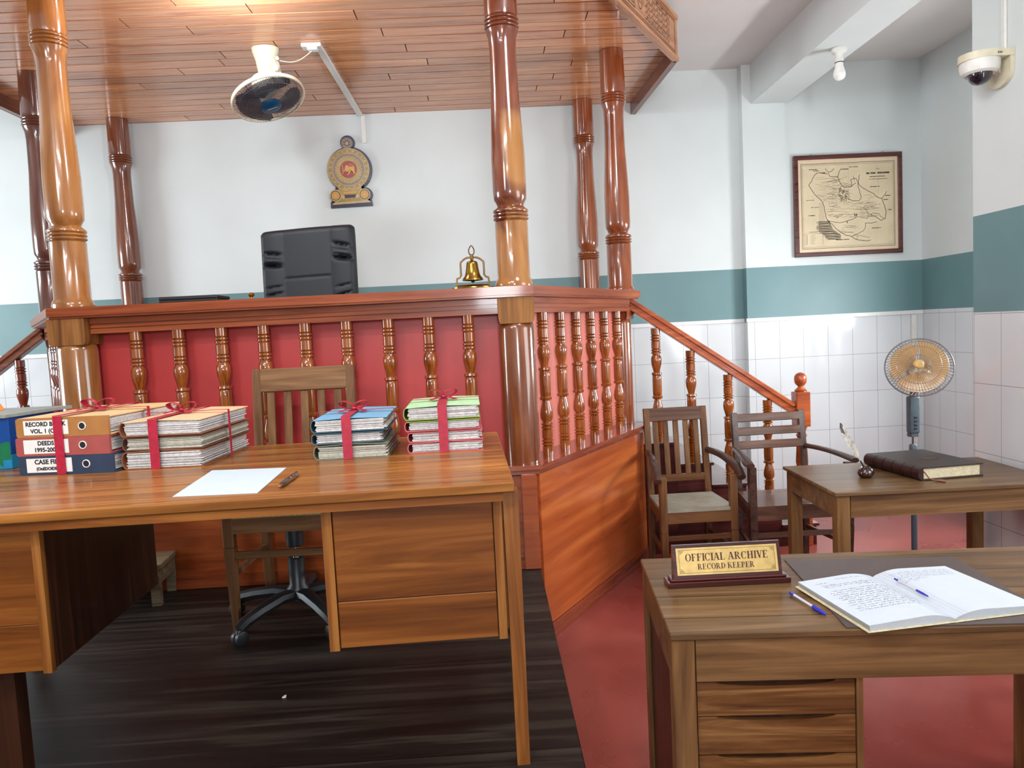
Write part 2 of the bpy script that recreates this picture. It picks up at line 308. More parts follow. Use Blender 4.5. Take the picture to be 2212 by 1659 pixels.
# ------------------------------------------------------------------ mesh helpers
class B:
    def __init__(s): s.bm = bmesh.new(); s.mats = []
    def mi(s, mat):
        if mat is None: return 0
        if mat not in s.mats: s.mats.append(mat)
        return s.mats.index(mat)
    def _add(s, vs, fs, mat):
        i = s.mi(mat); v = [s.bm.verts.new(p) for p in vs]
        for f in fs:
            try:
                x = s.bm.faces.new([v[k] for k in f]); x.material_index = i
            except ValueError: pass
        return v
    def box(s, x0, x1, y0, y1, z0, z1, mat=None, bev=0, T=None):
        if x0 > x1: x0, x1 = x1, x0
        if y0 > y1: y0, y1 = y1, y0
        if z0 > z1: z0, z1 = z1, z0
        t = bmesh.new()
        v = [t.verts.new((x, y, z)) for z in (z0, z1) for y in (y0, y1) for x in (x0, x1)]
        for f in ((0, 2, 3, 1), (4, 5, 7, 6), (0, 1, 5, 4), (2, 6, 7, 3), (0, 4, 6, 2), (1, 3, 7, 5)): t.faces.new([v[k] for k in f])
        if bev: bmesh.ops.bevel(t, geom=t.edges[:], offset=bev, segments=1 if bev < .011 else 4, profile=.5, affect='EDGES')
        s._merge(t, mat, T)
    def _merge(s, t, mat, T=None):
        i = s.mi(mat); mp = {}
        for v in t.verts: mp[v] = s.bm.verts.new(T @ v.co if T else v.co)
        for f in t.faces:
            x = s.bm.faces.new([mp[v] for v in f.verts]); x.material_index = i
        t.free()
    def bar(s, p0, p1, w, h, mat=None, bev=0, upv=(0, 0, 1)):
        """box from p0 to p1; w sideways, h along up"""
        p0, p1 = Vector(p0), Vector(p1); d = (p1-p0); l = d.length; d.normalize()
        u = Vector(upv); x = d.cross(u)
        if x.length < 1e-5: x = d.cross(Vector((0, 1, 0)))
        x.normalize(); u = x.cross(d)
        T = Matrix(((x.x, d.x, u.x, p0.x), (x.y, d.y, u.y, p0.y), (x.z, d.z, u.z, p0.z), (0, 0, 0, 1)))
        s.box(-w/2, w/2, 0, l, -h/2, h/2, mat, bev, T)
    def lathe(s, prof, c=(0, 0, 0), n=24, mat=None, T=None, cap=True):
        T = T or Matrix.Identity(4); c = Vector(c); i = s.mi(mat); rings = []
        for r, z in prof:
            rings.append([s.bm.verts.new(T @ (c+Vector((r*math.cos(2*PI*k/n), r*math.sin(2*PI*k/n), z)))) for k in range(n)])
        for a, b in zip(rings, rings[1:]):
            for k in range(n):
                f = s.bm.faces.new((a[k], a[(k+1) % n], b[(k+1) % n], b[k])); f.material_index = i
        if cap:
            f = s.bm.faces.new(rings[0][::-1]); f.material_index = i
            f = s.bm.faces.new(rings[-1]); f.material_index = i
    def tube(s, pts, r, n=8, mat=None, closed=False, flat=None):
        pts = [Vector(p) for p in pts]; i = s.mi(mat); rings = []; N_ = len(pts)
        up = Vector((0, 0, 1)); prev = None
        for k, p in enumerate(pts):
            a = pts[(k-1) % N_] if (closed or k > 0) else p
            b = pts[(k+1) % N_] if (closed or k < N_-1) else p
            d = (b-a).normalized()
            if prev is None:
                x = d.cross(up)
                if x.length < .05: x = d.cross(Vector((0, 1, 0)))
            else:
                x = prev-d*prev.dot(d)
                if x.length < 1e-4: x = d.cross(up)
            x.normalize(); y = d.cross(x); prev = x
            rr = r[k] if isinstance(r, (list, tuple)) else r
            fy = rr if flat is None else flat
            rings.append([s.bm.verts.new(p+x*rr*math.cos(2*PI*q/n)+y*fy*math.sin(2*PI*q/n)) for q in range(n)])
        m_ = N_ if closed else N_-1
        for k in range(m_):
            a, b = rings[k], rings[(k+1) % N_]
            for q in range(n):
                f = s.bm.faces.new((a[q], a[(q+1) % n], b[(q+1) % n], b[q])); f.material_index = i
        if not closed:
            f = s.bm.faces.new(rings[0][::-1]); f.material_index = i
            f = s.bm.faces.new(rings[-1]); f.material_index = i
    def prism(s, poly, z0, z1, mat=None, T=None):
        T = T or Matrix.Identity(4); n = len(poly)
        vs = [T @ Vector((x, y, z0)) for x, y in poly]+[T @ Vector((x, y, z1)) for x, y in poly]
        s._add(vs, [tuple(range(n))[::-1], tuple(range(n, 2*n))]+[(k, (k+1) % n, n+(k+1) % n, n+k) for k in range(n)], mat)
    def strip(s, pts, w, T, mat=None, z=0):
        """flat ribbon polyline in the xy plane of T"""
        pts = [Vector((p[0], p[1])) for p in pts]
        for a, b in zip(pts, pts[1:]):
            d = b-a
            if d.length < 1e-7: continue
            d.normalize(); nx = Vector((-d.y, d.x))*w/2; e = d*w*.3
            q = [a-e+nx, a-e-nx, b+e-nx, b+e+nx]
            s._add([T @ Vector((p.x, p.y, z)) for p in q], [(0, 1, 2, 3)], mat)
    def poly(s, pts, mat=None, T=None):
        T = T or Matrix.Identity(4)
        s._add([T @ Vector(p if len(p) == 3 else (p[0], p[1], 0)) for p in pts], [tuple(range(len(pts)))], mat)
def T_loc(x, y, z): return Matrix.Translation((x, y, z))
def facing(loc, right, up):
    """matrix whose local x=right, y=up, z=normal"""
    r = Vector(right).normalized(); u = Vector(up).normalized(); n = r.cross(u)
    return Matrix(((r.x, u.x, n.x, loc[0]), (r.y, u.y, n.y, loc[1]), (r.z, u.z, n.z, loc[2]), (0, 0, 0, 1)))
def build(name, b, mat=None, parent=None, origin=None, sharp=35, recalc=True):
    if recalc: bmesh.ops.recalc_face_normals(b.bm, faces=b.bm.faces[:])
    me = bpy.data.meshes.new(name)
    if origin is not None: bmesh.ops.translate(b.bm, verts=b.bm.verts[:], vec=-Vector(origin))
    b.bm.to_mesh(me); b.bm.free()
    me.polygons.foreach_set('use_smooth', [True]*len(me.polygons))
    me.set_sharp_from_angle(angle=math.radians(sharp))
    if b.mats:
        for x in b.mats: me.materials.append(M[x] if isinstance(x, str) else x)
    elif mat: me.materials.append(M[mat])
    o = bpy.data.objects.new(name, me); COL.objects.link(o)
    if parent: o.parent = parent
    elif origin is not None: o.location = origin
    return o
def rebase(o, x, y, ang):
    """give a part its own frame at (x, y) turned by ang, so that its grain follows its length"""
    Mx = Matrix.Translation((x, y, 0)) @ Matrix.Rotation(ang, 4, 'Z')
    o.data.transform(Mx.inverted()); o.location = (o.location.x+x, o.location.y+y, o.location.z); o.rotation_euler = (0, 0, ang); return o
def tag(o, label, cat, group=None, kind=None):
    o['label'] = label; o['category'] = cat
    if group: o['group'] = group
    if kind: o['kind'] = kind
    return o
def thing(name, label, cat, loc=(0, 0, 0), rz=0, group=None):
    o = bpy.data.objects.new(name, None); o.empty_display_size = .05; COL.objects.link(o)
    o.location = loc; o.rotation_euler = (0, 0, rz)
    return tag(o, label, cat, group)
def struct(name, b, mat=None, label=None):
    o = build(name, b, mat); o['kind'] = 'structure'
    if label: o['label'] = label
    return o
def one(name, mat, fn, parent=None, origin=None, label=None, sharp=35):
    b = B(); fn(b); o = build(name, b, mat, parent, origin, sharp)
    if label: o['label'] = label
    return o
def text_into(b, txt, T, size, mat, bold=0.0, align='CENTER', sx=1.0):
    cu = bpy.data.curves.new('t', 'FONT'); cu.body = txt; cu.size = size; cu.align_x = align; cu.align_y = 'CENTER'; cu.offset = bold
    cu.resolution_u = 3
    o = bpy.data.objects.new('t', cu)
    me = bpy.data.meshes.new_from_object(o)
    Sx = Matrix.Diagonal((sx, 1, 1, 1))
    b._add([T @ Sx @ v.co for v in me.vertices], [tuple(p.vertices) for p in me.polygons], mat)
    bpy.data.objects.remove(o); bpy.data.curves.remove(cu); bpy.data.meshes.remove(me)
def dup(root, loc, rz, label, group=None):
    r = root.copy(); COL.objects.link(r); r.location = loc; r.rotation_euler = (0, 0, rz); r['label'] = label
    if group: r['group'] = group
    for ch in list(root.children):
        c = ch.copy(); COL.objects.link(c); c.parent = r
        for g in ch.children:
            d = g.copy(); COL.objects.link(d); d.parent = c
    return r

# ------------------------------------------------------------------ the room
YB, YR, XS, XP, ZC = 5.95, 5.88, 3.51, 2.56, 3.5
ZT, ZG = 1.53, 1.93            # teal band
XL = -6.0
def wall_xz(name, x0, x1, y, t, tile, z_teal0=ZT, z_teal1=ZG):
    b = B()
    b.box(x0, x1, y, y+t, 0, z_teal0-.03, tile); b.box(x0, x1, y, y+t, z_teal0-.03, z_teal1, 'teal'); b.box(x0, x1, y, y+t, z_teal1, ZC, 'wall')
    return struct(name, b)
wall_xz('wall_back', XL, 2.09, YB, .15, 'tileB')
wall_xz('wall_recess', 2.42, XS, YR, .22, 'tileC')
wall_xz('wall_pilaster', 2.08, 2.42, YR-.015, .235, 'tileC')
b = B(); b.box(XL, 2.08, YB-.012, YB, ZT-.03, ZT, 'trimw'); b.box(2.07, 2.43, YR-.027, YR-.015, ZT-.03, ZT, 'trimw'); b.box(2.43, XS-.002, YR-.012, YR, ZT-.03, ZT, 'trimw')
struct('trim_1', b)
# side wall of the recess with its window opening (hidden from the camera by the pier)
b = B()
WY0, WY1, WZ0, WZ1 = 3.86, 4.70, .95, 2.15
def side_piece(y0, y1, z0, z1):
    for a, c, mt in ((0, ZT, 'tileS'), (ZT, ZG, 'teal'), (ZG, ZC, 'wall')):
        lo, hi = max(a, z0), min(c, z1)
        if hi > lo: b.box(XS, XS+.15, y0, y1, lo, hi, mt)
side_piece(WY1, YB+.1, 0, ZC); side_piece(3.831, WY0, 0, ZC); side_piece(WY0, WY1, 0, WZ0); side_piece(WY0, WY1, WZ1, ZC)
struct('wall_side', b)
b = B()
for y in (WY0+.02, (WY0+WY1)/2, WY1-.02): b.box(XS+.04, XS+.09, y-.02, y+.02, WZ0, WZ1)
for z in (WZ0+.02, WZ0+.62, WZ1-.02): b.box(XS+.04, XS+.09, WY0, WY1, z-.02, z+.02)
struct('window_1', b, 'trimw')
# pier on the right (nearer), teal band higher there
b = B()
def pier_piece(x0, x1, y0, y1):
    for a, c, mt in ((0, 1.503, 'tileP'), (1.503, 2.001, 'teal'), (2.001, ZC, 'wall')): b.box(x0, x1, y0, y1, a, c, mt)
pier_piece(XP, XS+.15, 3.0, 3.83); pier_piece(XP, XP+.2, -3, 1.0)
for a, c, mt in ((0, .9, 'tileP'), (2.3, ZC, 'wall')): b.box(XP, XP+.2, 1.0, 3.0, a, c, mt)
struct('wall_right', b)
wl = B(); wl.box(XL-.15, XL, -3, 6.1, 0, 1.5, 'tileS'); wl.box(XL-.15, XL, -3, 6.1, 1.5, 1.93, 'teal'); wl.box(XL-.15, XL, -3, 6.1, 1.93, ZC, 'wall')
struct('wall_left', wl)
b = B(); b.box(XL-.15, -.3, -3.15, -3, 0, ZC); b.box(.7, XP+.2, -3.15, -3, 0, ZC); b.box(-.3, .7, -3.15, -3, 0, 1.6); b.box(-.3, .7, -3.15, -3, 2.6, ZC)
struct('wall_rear', b, 'wall')
b = B(); b.box(XL-.15, XS+.15, -3.15, 6.1, -.1, 0); struct('floor', b, 'floor')
b = B(); b.box(XL-.15, XS+.15, -3.15, 6.1, ZC, ZC+.12); struct('ceiling', b, 'ceil')
b = B(); b.box(2.15, 2.44, -3, YR-.014, 3.2, ZC); struct('trim_2', b, 'wall')['label'] = 'white ceiling beam'
# thin vertical pipe in the recess corner
tag(one('corner_pipe', 'white', lambda b: b.box(3.41, 3.45, YR-.03, YR-.001, 0, 1.498, None, .006), origin=(3.43, YR, 0)), 'thin white square pipe running up the tiles in the recess corner', 'pipe')

# ------------------------------------------------------------------ raised platform under the main desk
PZ = .375
pf = thing('raised_platform', 'low platform of dark worn boards carrying the main desk', 'platform', (.2, 1.2, 0))
one('deck', 'plat', lambda b: b.box(-3.4, .2, -.6, 3.535, PZ-.035, PZ, None, .003), pf, (.2, 1.2, 0))
one('side_board', 'platside', lambda b: b.box(.165, .19, -.6, 3.53, 0, PZ-.036), pf, (.2, 1.2, 0))

# ------------------------------------------------------------------ dais
XA, XB_, YF = -1.955, .143, 3.605
C1R, C2R, C1L, C2L = (.205, 3.54), (.965, 4.74), (-2.005, 3.54), (-2.80, 4.74)
DX = 2.9
poly = [C1L, C1R, C2R, (.965, YB-.001), (-2.80, YB-.001), C2L]
dz = .862
O = (-.9, 3.6, 0)
da = thing('judges_dais', 'raised dais of varnished wood with red backed balustrade', 'dais', O)
def dais_base(b):
    b.prism(poly, 0, dz)
one('base_core', 'stair', dais_base, da, O)
def off_line(p, q, d):     # offset the segment p->q outward (to the right of its direction)
    v = Vector((q[0]-p[0], q[1]-p[1])).normalized(); n = Vector((v.y, -v.x))*d
    return (p[0]+n.x, p[1]+n.y), (q[0]+n.x, q[1]+n.y)
def slab(b, p, q, t, z0, z1, mat=None, ext=0, inset=0):
    v = Vector((q[0]-p[0], q[1]-p[1])); l = v.length; v.normalize(); n = Vector((v.y, -v.x))
    a = Vector(p)-v*ext+n*inset; c = Vector(q)+v*ext+n*inset
    b.prism([a, c, c+n*t, a+n*t], z0, z1, mat)
def seg_frame(o, p, q):
    return rebase(o, p[0]-O[0], p[1]-O[1], math.atan2(q[1]-p[1], q[0]-p[0]))
def side(name, mat, p, q, specs, **kw):
    o = one(name, mat, lambda b: [slab(b, p, q, *s_) for s_ in specs], da, O, **kw); seg_frame(o, p, q)
PAN0 = .075
side('front_panel', 'base', C1L, C1R, [(.012, PZ+.062, dz-.03)], label='orange brown wooden front panel')
side('side_panel', 'redw', C1R, C2R, [(.014, PAN0, dz-.02)], label='glossy red orange plywood side panel')
side('side_panel', 'redw', C2L, C1L, [(.014, PAN0, dz-.02)])
one('front_baseboard', 'rail', lambda b: [slab(b, C1L, C1R, .022, PZ+.001, PZ+.035), slab(b, C1L, C1R, .016, PZ+.035, PZ+.05), slab(b, C1L, C1R, .019, PZ+.05, PZ+.062)], da, O)
for p, q in ((C1R, C2R), (C2L, C1L)):
    seg_frame(one('side_baseboard', 'raild', lambda b: [slab(b, p, q, .03, 0, .03), slab(b, p, q, .022, .03, .052), slab(b, p, q, .027, .052, .072)], da, O), p, q)
def strip_poly(d0, d1, ex=0):
    """band following front and both diagonals between offsets d0 and d1 (positive outward)"""
    def line(d):
        pts = []
        segs = [off_line(C2L, C1L, d), off_line(C1L, C1R, d), off_line(C1R, C2R, d)]
        def isect(s1, s2):
            (x1, y1), (x2, y2) = s1; (x3, y3), (x4, y4) = s2
            D = (x1-x2)*(y3-y4)-(y1-y2)*(x3-x4)
            a = x1*y2-y1*x2; c = x3*y4-y3*x4
            return ((a*(x3-x4)-(x1-x2)*c)/D, (a*(y3-y4)-(y1-y2)*c)/D)
        e = lambda s1, k: (s1[k][0]+(s1[k][0]-s1[1-k][0])/math.dist(*s1)*ex, s1[k][1]+(s1[k][1]-s1[1-k][1])/math.dist(*s1)*ex)
        return [e(segs[0], 0), isect(segs[0], segs[1]), isect(segs[1], segs[2]), e(segs[2], 1)]
    return line(d0), line(d1)
SEGS = ((C2L, C1L), (C1L, C1R), (C1R, C2R))
def band(b, d0, d1, z0, z1, ex=0, mats=None, only=None):
    a, c = strip_poly(d0, d1, ex)
    for k in (range(3) if only is None else (only,)): b.prism([a[k], a[k+1], c[k+1], c[k]], z0, z1, mats[k] if mats else None)
for k in range(3):
    p, q = SEGS[k]
    seg_frame(one('ledge', 'raild', lambda b: (band(b, -.30, .045, .8625, .885, .04, None, k), band(b, -.0, .030, .840, .862, .03, None, k)), da, O, label='glossy dark red ledge'), p, q)
    seg_frame(one('top_rail', 'rail', lambda b: (band(b, -.22, .04, 1.70, 1.74, -.03, None, k), band(b, -.20, .030, 1.69, 1.70, -.04, None, k)), da, O), p, q)
    seg_frame(one('sub_rail', 'rail', lambda b: (band(b, -.125, -.03, 1.662, 1.6895, -.04, None, k), band(b, -.115, -.045, 1.653, 1.662, -.04, None, k), band(b, -.12, -.035, 1.642, 1.653, -.04, None, k), band(b, -.115, -.045, 1.636, 1.642, -.04, None, k), band(b, -.125, -.03, 1.615, 1.636, -.04, None, k)), da, O), p, q)
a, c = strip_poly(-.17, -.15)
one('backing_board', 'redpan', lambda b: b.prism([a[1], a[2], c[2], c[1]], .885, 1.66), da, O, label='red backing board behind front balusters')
for k in (0, 2): one('backing_board', 'litpan', lambda b: b.prism([a[k], a[k+1], c[k+1], c[k]], .885, 1.66), da, O, label='red backing board coloured in its lit pink tone')
BALP = [(0, .024), (.055, .024), (.06, .019), (.066, .026), (.076, .026), (.082, .019), (.088, .026), (.098, .026), (.104, .02), (.110, .024),
        (.165, .024), (.170, .019), (.176, .026), (.186, .026), (.192, .019), (.198, .026), (.208, .026), (.214, .018), (.24, .0275), (.27, .0285), (.30, .026), (.335, .02), (.352, .0175), (.358, .017),
        (.364, .026), (.378, .028), (.388, .022), (.392, .0235), (.40, .0245), (.47, .0245)]
def bal_profile(h, r0=1.0):
    r0 *= 1.17
    half = h/2; k = half/.47
    pr = [(r*r0, z*k) for z, r in BALP]
    top = [(r, h-z) for r, z in reversed(pr[:-1])]
    mid = [(r, z) for r, z in pr[:-2]]+[(.0245*r0, half-.055), (.0245*r0, half-.012), (.018*r0, half-.006)]
    # thick waist cylinder in the middle between two beads
    low = [(r, z) for r, z in mid]
    upp = [(r, h-z) for r, z in reversed(mid[:-3])]
    cyl = [(.0245*r0, half-.05*k), (.0245*r0, half+.05*k)]
    low = [p for p in low if p[1] < half-.055]
    upp = [p for p in upp if p[1] > half+.055]
    return low+cyl+upp
BM = None
def baluster(x, y, z0, z1, parent, origin, mat='bal', r0=1.0):
    b = B(); b.lathe(bal_profile(z1-z0, r0), (0, 0, 0), 16)
    o = build('baluster', b, mat, parent); o.location = Vector((x, y, z0))-Vector(origin); return o
for x in (-1.689, -1.488, -1.285, -1.084, -.885, -.687, -.487, -.292, -.100): baluster(x+.01, YF, .885, 1.618, da, O)
def diag_pts(p, q, n, t0, t1, d=-.065):
    a, c = off_line(p, q, d)
    return [(a[0]+(c[0]-a[0])*(t0+(t1-t0)*k/(n-1)), a[1]+(c[1]-a[1])*(t0+(t1-t0)*k/(n-1))) for k in range(n)]
for x, y in diag_pts(C1R, C2R, 6, .175, .865): baluster(x, y, .885, 1.618, da, O, 'bal')
for x, y in diag_pts(C2L, C1L, 6, .10, .80): baluster(x, y, .885, 1.618, da, O, 'bald')
# corner posts of the panel below
one('corner_post', 'base', lambda b: b.box(.125, .2, 3.50, 3.536, PZ+.001, .84, None, .004), da, O)

# ------------------------------------------------------------------ columns
R = .079
def shaft(z0, ztop=3.268):
    P = [(R*1.14, z0), (R*1.16, z0+.012), (R*1.10, z0+.03), (R*1.0, z0+.042), (R, 2.048), (R*.92, 2.055)]
    def ring(z, h, r): return [(r*.9, z), (r, z+h*.25), (r*1.02, z+h*.5), (r, z+h*.75), (r*.9, z+h)]
    P += ring(2.056, .016, R*1.06)+ring(2.073, .016, R*1.06)+ring(2.09, .022, R*1.06)
    P += [(R*.80, 2.124), (R*.84, 2.135), (R*.99, 2.155), (R*1.02, 2.19), (R*1.02, 2.35), (R*.95, 2.48), (R*.83, 2.66), (R*.80, 2.8), (R*.80, 2.86), (R*.84, 2.905), (R*.94, 2.93), (R*.98, 2.94)]
    P += ring(2.943, .017, R*1.02)+ring(2.961, .017, R*1.02)+ring(2.979, .017, R*1.02)
    P += [(R*.97, 3.0), (R*1.0, 3.02), (R*.97, ztop)]
    return P
def column(x, y, mat, label, front=False, low=True):
    t = thing('turned_column', label, 'column', (x, y, 1.741 if not low else .886), 0, 'turned wooden columns carrying the canopy')
    o = (x, y, 0)
    def sh(b): b.lathe(shaft(1.741), (x, y, 0), 40)
    s_ = one('shaft', mat, sh); s_.data.transform(Matrix.Translation((-x, -y, 0))); s_.parent = t; s_.location = (0, 0, -t.location.z)
    if low:
        k = 1.0
        def blk(b):
            w = .086 if front else .062
            prof = [(-w, 1.689), (-w, 1.60), (-w*.97, 1.578), (-w*.9, 1.565), (w*.9, 1.565), (w*.97, 1.578), (w, 1.60), (w, 1.689)]
            rot = 0 if front else (.56 if x > 0 else -.56)
            T = Matrix.Translation((x, y, 0)) @ Matrix.Rotation(-rot, 4, 'Z') @ Matrix(((1, 0, 0, 0), (0, 0, 1, 0), (0, 1, 0, 0), (0, 0, 0, 1)))
            b.prism([(p, z) for p, z in prof], -w, w, None, T)
        q = one('rail_block', {'colA': 'blkA', 'colB': 'blkA', 'colC': 'blkC', 'colD': 'blkD'}[mat], blk); q.data.transform(Matrix.Translation((-x, -y, 0))); q.parent = t; q.location = (0, 0, -t.location.z)
        def lw(b):
            r = .088 if front else .06
            b.lathe([(r, .886), (r, 1.54), (r*.96, 1.56), (r*.9, 1.566)], (x, y, 0), 32)
        q = one('lower_post', mat, lw); q.data.transform(Matrix.Translation((-x, -y, 0))); q.parent = t; q.location = (0, 0, -t.location.z)
    return t
column(XB_, YF, 'colB', 'red brown turned column with a bare pale patch, at the dais front beside the bell', True)
column(XA, YF, 'colA', 'golden varnished turned column at the left front corner of the dais', True)
column(.882, 4.834, 'colC', 'glossy red brown column at the top of the right stair rail')
column(-2.745, 4.83, 'colD', 'dark brown column behind the golden column, at the left stair rail')
def rear_column(x, y, mat, label):
    t = thing('turned_column', label, 'column', (x, y, dz+.001), 0, 'turned wooden columns carrying the canopy')
    P = [(R*1.02, dz+.001), (R*1.02, 1.70), (R*1.02, 1.741)]+shaft(1.741)[3:]
    b = B(); b.lathe(P, (0, 0, -dz-.001), 36); build('shaft', b, mat, t)
rear_column(.827, 5.84, 'colC', 'slim red brown column against the rear wall, right of the brass bell')
rear_column(-2.715, 5.84, 'colE', 'brown column against the rear wall, left of the black leather chair')

# ------------------------------------------------------------------ canopy
CO = (-.93, 4.6, 3.27)
cn = thing('wooden_canopy', 'plank ceiled wooden canopy with carved fascia above the dais', 'canopy', CO)
Yf, Yk, Yb = 3.2, 4.80, YB-.002
XRk, XRb, XRf = 1.26, 1.22, .29; XLk, XLb, XLf = -3.14, -3.14, -2.15
def xr(y): return XRf+(XRk-XRf)*(y-Yf)/(Yk-Yf) if y < Yk else XRk+(XRb-XRk)*(y-Yk)/(Yb-Yk)
def xl(y): return XLf+(XLk-XLf)*(y-Yf)/(Yk-Yf) if y < Yk else XLk
def planks(b):
    y = 4.834-.1225*13; r = random.Random(3); k = 0
    jx = [-.9, 0, .3, -.3]
    while y < Yb:
        y0, y1 = max(y+.0055, Yf), min(y+.117, Yb)
        if y1 > y0:
            cuts = [-9, -2.2+.35*(k % 3), -.62+.055*(k % 7), 9] if k % 2 else [-9, -1.55+.2*(k % 4), .45+.1*(k % 3), 9]
            for a, c in zip(cuts, cuts[1:]):
                pts = [(max(a+.003, xl(y0)), y0), (min(c-.003, xr(y0)), y0), (min(c-.003, xr(y1)), y1), (max(a+.003, xl(y1)), y1)]
                if pts[1][0] > pts[0][0]: b.prism(pts, 3.27, 3.282)
        y += .1225; k += 1
pb = B(); planks(pb)
# tone differs from board to board through the material: random per island
mt = M['canopy']; geo = N(mt, 'ShaderNodeNewGeometry'); hv = N(mt, 'ShaderNodeHueSaturation')
lk = bsdf(mt).inputs['Base Color'].links[0]; L(mt, lk.from_socket, hv.inputs['Color']); L(mt, mth(mt, 'ADD', mth(mt, 'MULTIPLY', geo.outputs['Random Per Island'], .3), .85), hv.inputs['Value'])
L(mt, hv.outputs[0], bsdf(mt).inputs['Base Color'])
build('plank_ceiling', pb, 'canopy', cn, CO)
outline = [(XLf, Yf), (XRf, Yf), (XRk, Yk), (XRb, Yb), (XLb, Yb), (XLk, Yk)]
one('backing_boards', 'canopyd', lambda b: b.prism(outline, 3.283, 3.31), cn, CO)
def fascia(name, p, q, mat):
    b = B(); slab(b, p, q, .03, 3.18, 3.46, None, 0); slab(b, p, q, .008, 3.179, 3.20, None, 0, .0301); slab(b, p, q, .008, 3.435, 3.461, None, 0, .0301)
    return rebase(build(name, b, mat, cn, CO), p[0]-CO[0], p[1]-CO[1], math.atan2(q[1]-p[1], q[0]-p[0]))
fascia('fascia_board', (XLf, Yf), (XRf, Yf), 'fascia')
fd = fascia('fascia_board', (XRf, Yf), (XRk+.016, Yk+.02), 'fascia')
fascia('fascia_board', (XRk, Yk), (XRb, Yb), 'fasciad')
fascia('fascia_board', (XLk, Yk), (XLf, Yf), 'fascia')
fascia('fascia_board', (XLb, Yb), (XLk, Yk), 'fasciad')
# carving on the right diagonal fascia: spirals, bars and knotwork in relief
def carving(b):
    p, q = off_line((XRf, Yf), (XRk+.016, Yk+.02), .0312)
    v = Vector((q[0]-p[0], q[1]-p[1], 0)); Ln = v.length; v.normalize()
    T = facing((p[0], p[1], 3.215), v, (0, 0, 1)); hh = .205; r = random.Random(5)
    def line(pts, w=.004): b.strip(pts, w, T, None, .0015)
    for o_ in (0, .012): line([(.05+o_, o_), (Ln-.05-o_, o_), (Ln-.05-o_, hh-o_), (.05+o_, hh-o_), (.05+o_, o_)], .0035)
    x = .12
    while x < Ln-.2:
        kind = r.choice('srk') if x < Ln-.65 else 'g'
        if kind == 's':
            line([(x+.07+(.066-.011*t/2)*math.cos(t)*.9, .10+(.075-.0115*t/2)*math.sin(t)) for t in [i*.35 for i in range(32)]], .005); x += .15
        elif kind == 'r':
            for k in range(5): line([(x+k*.014, .03), (x+k*.014, .175)], .005)
            x += .085
        elif kind == 'k':
            for k in range(3): line([(x+.015*k, .03+.02*k), (x+.12-.015*k, .03+.02*k), (x+.12-.015*k, .17-.02*k), (x+.015*k, .17-.02*k), (x+.015*k, .03+.02*k)], .004)
            x += .14
        else:
            for k in range(5):
                y = .03+k*.035
                line([(x, y), (x+.03, y), (x+.03, y+.018), (x+.05, y+.018), (x+.05, y), (x+.075, y)], .004)
            line([(x+.08, .03), (x+.08, .175)], .004); x += .09
one('carving', 'carve', carving, cn, CO, label='dark geometric carving on the fascia')
tag(one('led_lamp', None, lambda b: (b.lathe([(.055, 0), (.055, .02), (.04, .03)], (-1.19, 3.66, 3.235), 24, 'white'), b.lathe([(.001, -.055), (.03, -.048), (.045, -.03), (.05, -.005), (.05, .0)], (-1.19, 3.66, 3.235), 24, 'lamp_on')), origin=(-1.19, 3.66, 3.269)),
    'lit white lamp fixed under the plank canopy', 'lamp')
point_light('canopy_lamp_light', (-1.19, 3.66, 3.13), 36, .05, (.80, .90, 1))

# ------------------------------------------------------------------ stairs
def staircase(sgn, x0, mats, label, full=True):
    hand, balm = mats
    t = thing('staircase', label, 'staircase', (x0, 4.83, 0))
    X = lambda d: x0+sgn*d
    Os = (x0, 4.83, 0)
    g = .232; zs = [.745, .597, .447, .298, .149]
    for k, z in enumerate(zs):
        one('step', None, lambda b: (b.box(X(g*k+(.001 if k else .0)), X(g*(k+1)), 4.80, YB-.02, 0, z-.02, 'stair'), b.box(X(g*k+.001), X(g*(k+1)+.015), 4.79, YB-.02, z-.019, z-.003, 'stair'), b.box(X(g*k+.001), X(g*(k+1)+.012), 4.793, YB-.02, z-.0029, z, 'tread')), t, Os)
    def top(d): return 1.665-.70*d
    d1 = 1.035 if full else 1.3
    def hr(b):
        a = Vector((X(-.04), 4.83, top(-.04))); c = Vector((X(d1), 4.83, top(d1)))
        b.bar(a, c, .07, .03, None, .006); b.bar(a-Vector((0, 0, .026)), c-Vector((0, 0, .026)), .048, .022); b.bar(a-Vector((0, 0, .05)), c-Vector((0, 0, .05)), .062, .028, None, .004)
    one('handrail', hand, hr, t, Os)
    for k, d in enumerate((.13, .355, .60, .86)):
        zz = zs[int(d/g)]
        o_ = baluster(X(d), 4.83, zz, top(d)-.075, t, Os, balm, 1.06)
    nx = X(1.085)
    def nw(b):
        b.box(nx-.046, nx+.046, 4.784, 4.876, .80, 1.03, None, .004)
        b.lathe([(.036, .42), (.03, .45), (.036, .48), (.03, .50), (.04, .56), (.034, .68), (.026, .72), (.036, .74), (.026, .76), (.036, .79), (.036, .80)], (nx, 4.83, 0), 20)
        b.box(nx-.046, nx+.046, 4.784, 4.876, .0, .42, None, .004)
        b.lathe([(.038, 1.03), (.04, 1.04), (.03, 1.05), (.018, 1.06), (.018, 1.068), (.03, 1.078), (.038, 1.092), (.0405, 1.115), (.037, 1.135), (.026, 1.15), (.008, 1.158)], (nx, 4.83, 0), 24)
    one('newel_post', hand, nw, t, Os)
    return t
staircase(1, .97, ('hand', 'bal'), 'wooden staircase with orange handrail and ball topped newel, right of the dais')
staircase(-1, -2.86, ('handd', 'bald'), 'wooden staircase with brown handrail, left of the dais')

